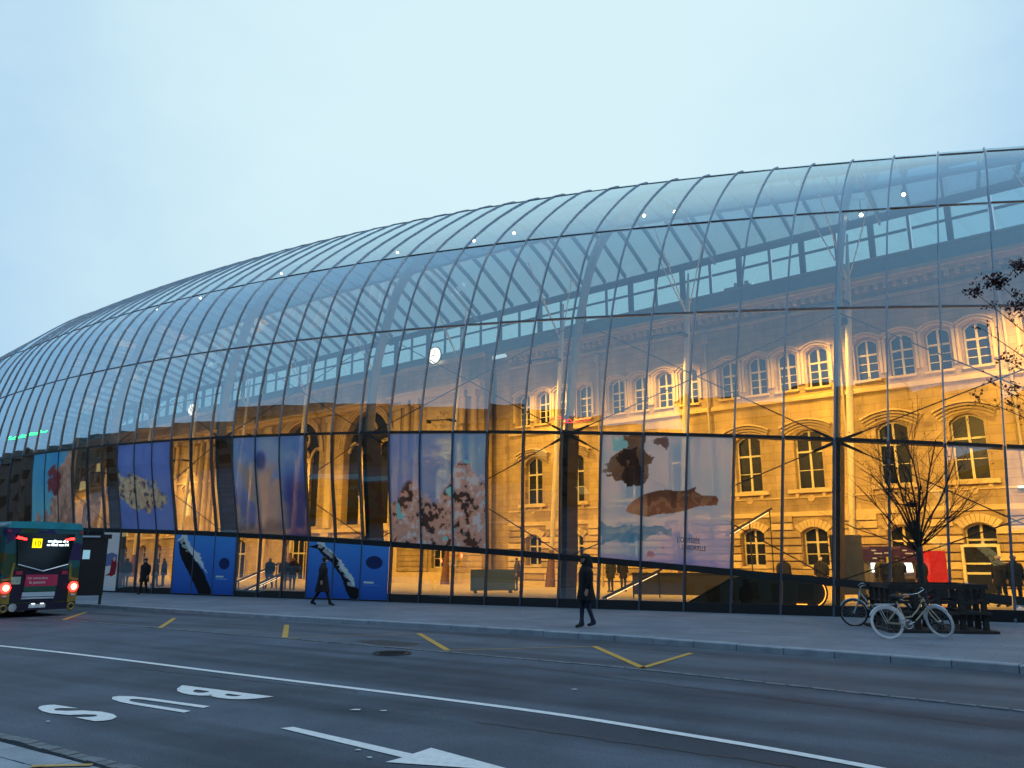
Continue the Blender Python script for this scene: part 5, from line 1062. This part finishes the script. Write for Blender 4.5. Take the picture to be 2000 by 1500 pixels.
lp = FP0 + FD * (-2.2) + FN * .1; t = thing('wall_lamp', 'small lit wall lamp on the old facade beside the upper windows', 'lamp', (lp.x, lp.y, 4.95), FA); MB().box((-.2, 0, -.1), (.2, .2, 0)).build('bracket', DSTEEL, t); MB().box((-.17, .02, 0), (.17, .18, .07)).build('lens', SPOTM, t)

# ------------------------------------------------------------------ houses across the square (seen mirrored in the glass)
HW = mat('render_facade', (.10, .095, .09), .9, 0, .15, .5); HR = mat('slate_roof', (.03, .03, .035), .8, 0, .2, 1); HWIN = mat('evening_window', (.03, .03, .03), .2, 0, .2, 1); HLIT = mat('lit_evening_window', (.5, .35, .15), .4, 0, .1, 2, emit=(1, .65, .25), estr=.55)
wm = [MB().box((-.6, -.03, 0), (.6, .06, 1.8)).mesh('window', m_) for m_ in (HWIN, HLIT)]
NEONG = mat('green_neon', (0, .5, .1), .4, 0, .02, 3, emit=(.02, 1, .15), estr=9); NEONR = mat('red_neon', (.6, 0, 0), .4, 0, .02, 3, emit=(1, .03, .05), estr=9)
rnd = random.Random(3); hk = 0
HPATH = resample([Vector((x, y, 0)) for x, y in ((-112, 140), (-92, 96), (-72, 55), (-58, 20), (-44, -8), (-24, -22), (6, -26), (34, -22), (56, -8), (70, 14))], .5)
HOUSES = []; pos_ = 0.
while True:
    wd = rnd.uniform(11, 15); i0 = int(pos_ / .5); i1 = int((pos_ + wd) / .5); pos_ += wd
    if i1 >= len(HPATH): break
    c = (HPATH[i0] + HPATH[i1]) / 2; dd = (HPATH[i1] - HPATH[i0]).normalized(); h = (12.5 if c.x < -64 else 16.5 if c.x < -50 else 19.5 if c.x < -30 else 25.5 if c.x < -14 else 29.5) + rnd.uniform(-1, 1); rz = math.atan2(dd.y, dd.x)
    t = thing('town_house', 'town house across the square, place %s in the row seen only mirrored' % (['one', 'two', 'three', 'four', 'five', 'six', 'seven', 'eight', 'nine', 'ten', 'eleven', 'twelve', 'thirteen', 'fourteen', 'fifteen', 'sixteen', 'seventeen', 'eighteen', 'nineteen', 'twenty', 'twenty-one', 'twenty-two', 'twenty-three', 'twenty-four', 'twenty-five', 'twenty-six', 'twenty-seven', 'twenty-eight'][hk % 28]), 'house', c, rz, 'houses across the square'); hk += 1
    MB().box((-wd / 2, -10, ROADZ), (wd / 2, 0, h)).build('wall', HW, t)
    MB().prism([(-wd / 2 - .3, .4, h), (-wd / 2 - .3, -5, h + 4), (-wd / 2 - .3, -10.4, h)], (wd + .6, 0, 0)).build('roof', HR, t)
    for fl in range(int((h - 2) / 3.2)):
        for k in range(int(wd / 2.6)): obj('window', wm[1 if rnd.random() < .07 else 0], t, (-wd / 2 + 1.6 + k * 2.6, 0, 1.2 + fl * 3.2))
    HOUSES.append((t, wd, h))

def on_house(rays):
    out = []
    for p, d in rays:
        best = None
        for t, wd, h in HOUSES:
            nrm = Vector((-math.sin(t.rotation_euler.z), math.cos(t.rotation_euler.z), 0)); den = Vector(d).dot(nrm)
            if abs(den) < 1e-4: continue
            k = (t.location + nrm * .5 - Vector(p)).dot(nrm) / den; q = Vector(p) + Vector(d) * k
            if k > 0 and abs((q - t.location).dot(Vector((nrm.y, -nrm.x, 0)))) < wd / 2 + .1 and (best is None or k < best[0]): best = (k, q)
        if best: out.append(best[1])
    return out
for nm, rays, m_, lab in (('neon_sign', (((-33.3, 52.4, 9.5), (-.916, .356, .185)), ((-29.8, 49.7, 9.5), (-.941, .281, .186))), NEONG, 'green neon script sign mirrored at the far end of the glass'), ('neon_sign', (((1.9, 29.9, 7.0), (-.746, -.625, .23)), ((3.4, 29.2, 6.9), (-.699, -.671, .247))), NEONR, 'red neon strip sign mirrored above the fish poster')):
    P = on_house(rays)
    if len(P) == 2:
        t = thing(nm, lab, 'sign', P[0]); d = P[1] - P[0]; mb = MB(); rr = random.Random(2); n_ = 30
        mb.tube([d * (k / n_) + Vector((0, 0, .28 * math.sin(k * 1.9) + rr.uniform(-.12, .12))) for k in range(n_ + 1)], .06, 6); mb.tube([Vector((0, 0, -.35)), d + Vector((0, 0, -.35))], .05, 6); mb.build('neon_tube', m_, t)
        mb = MB(); mb.tube([Vector((0, 0, -.5)), d + Vector((0, 0, -.5))], .05, 6); mb.build('mounting_rail', DSTEEL, t)
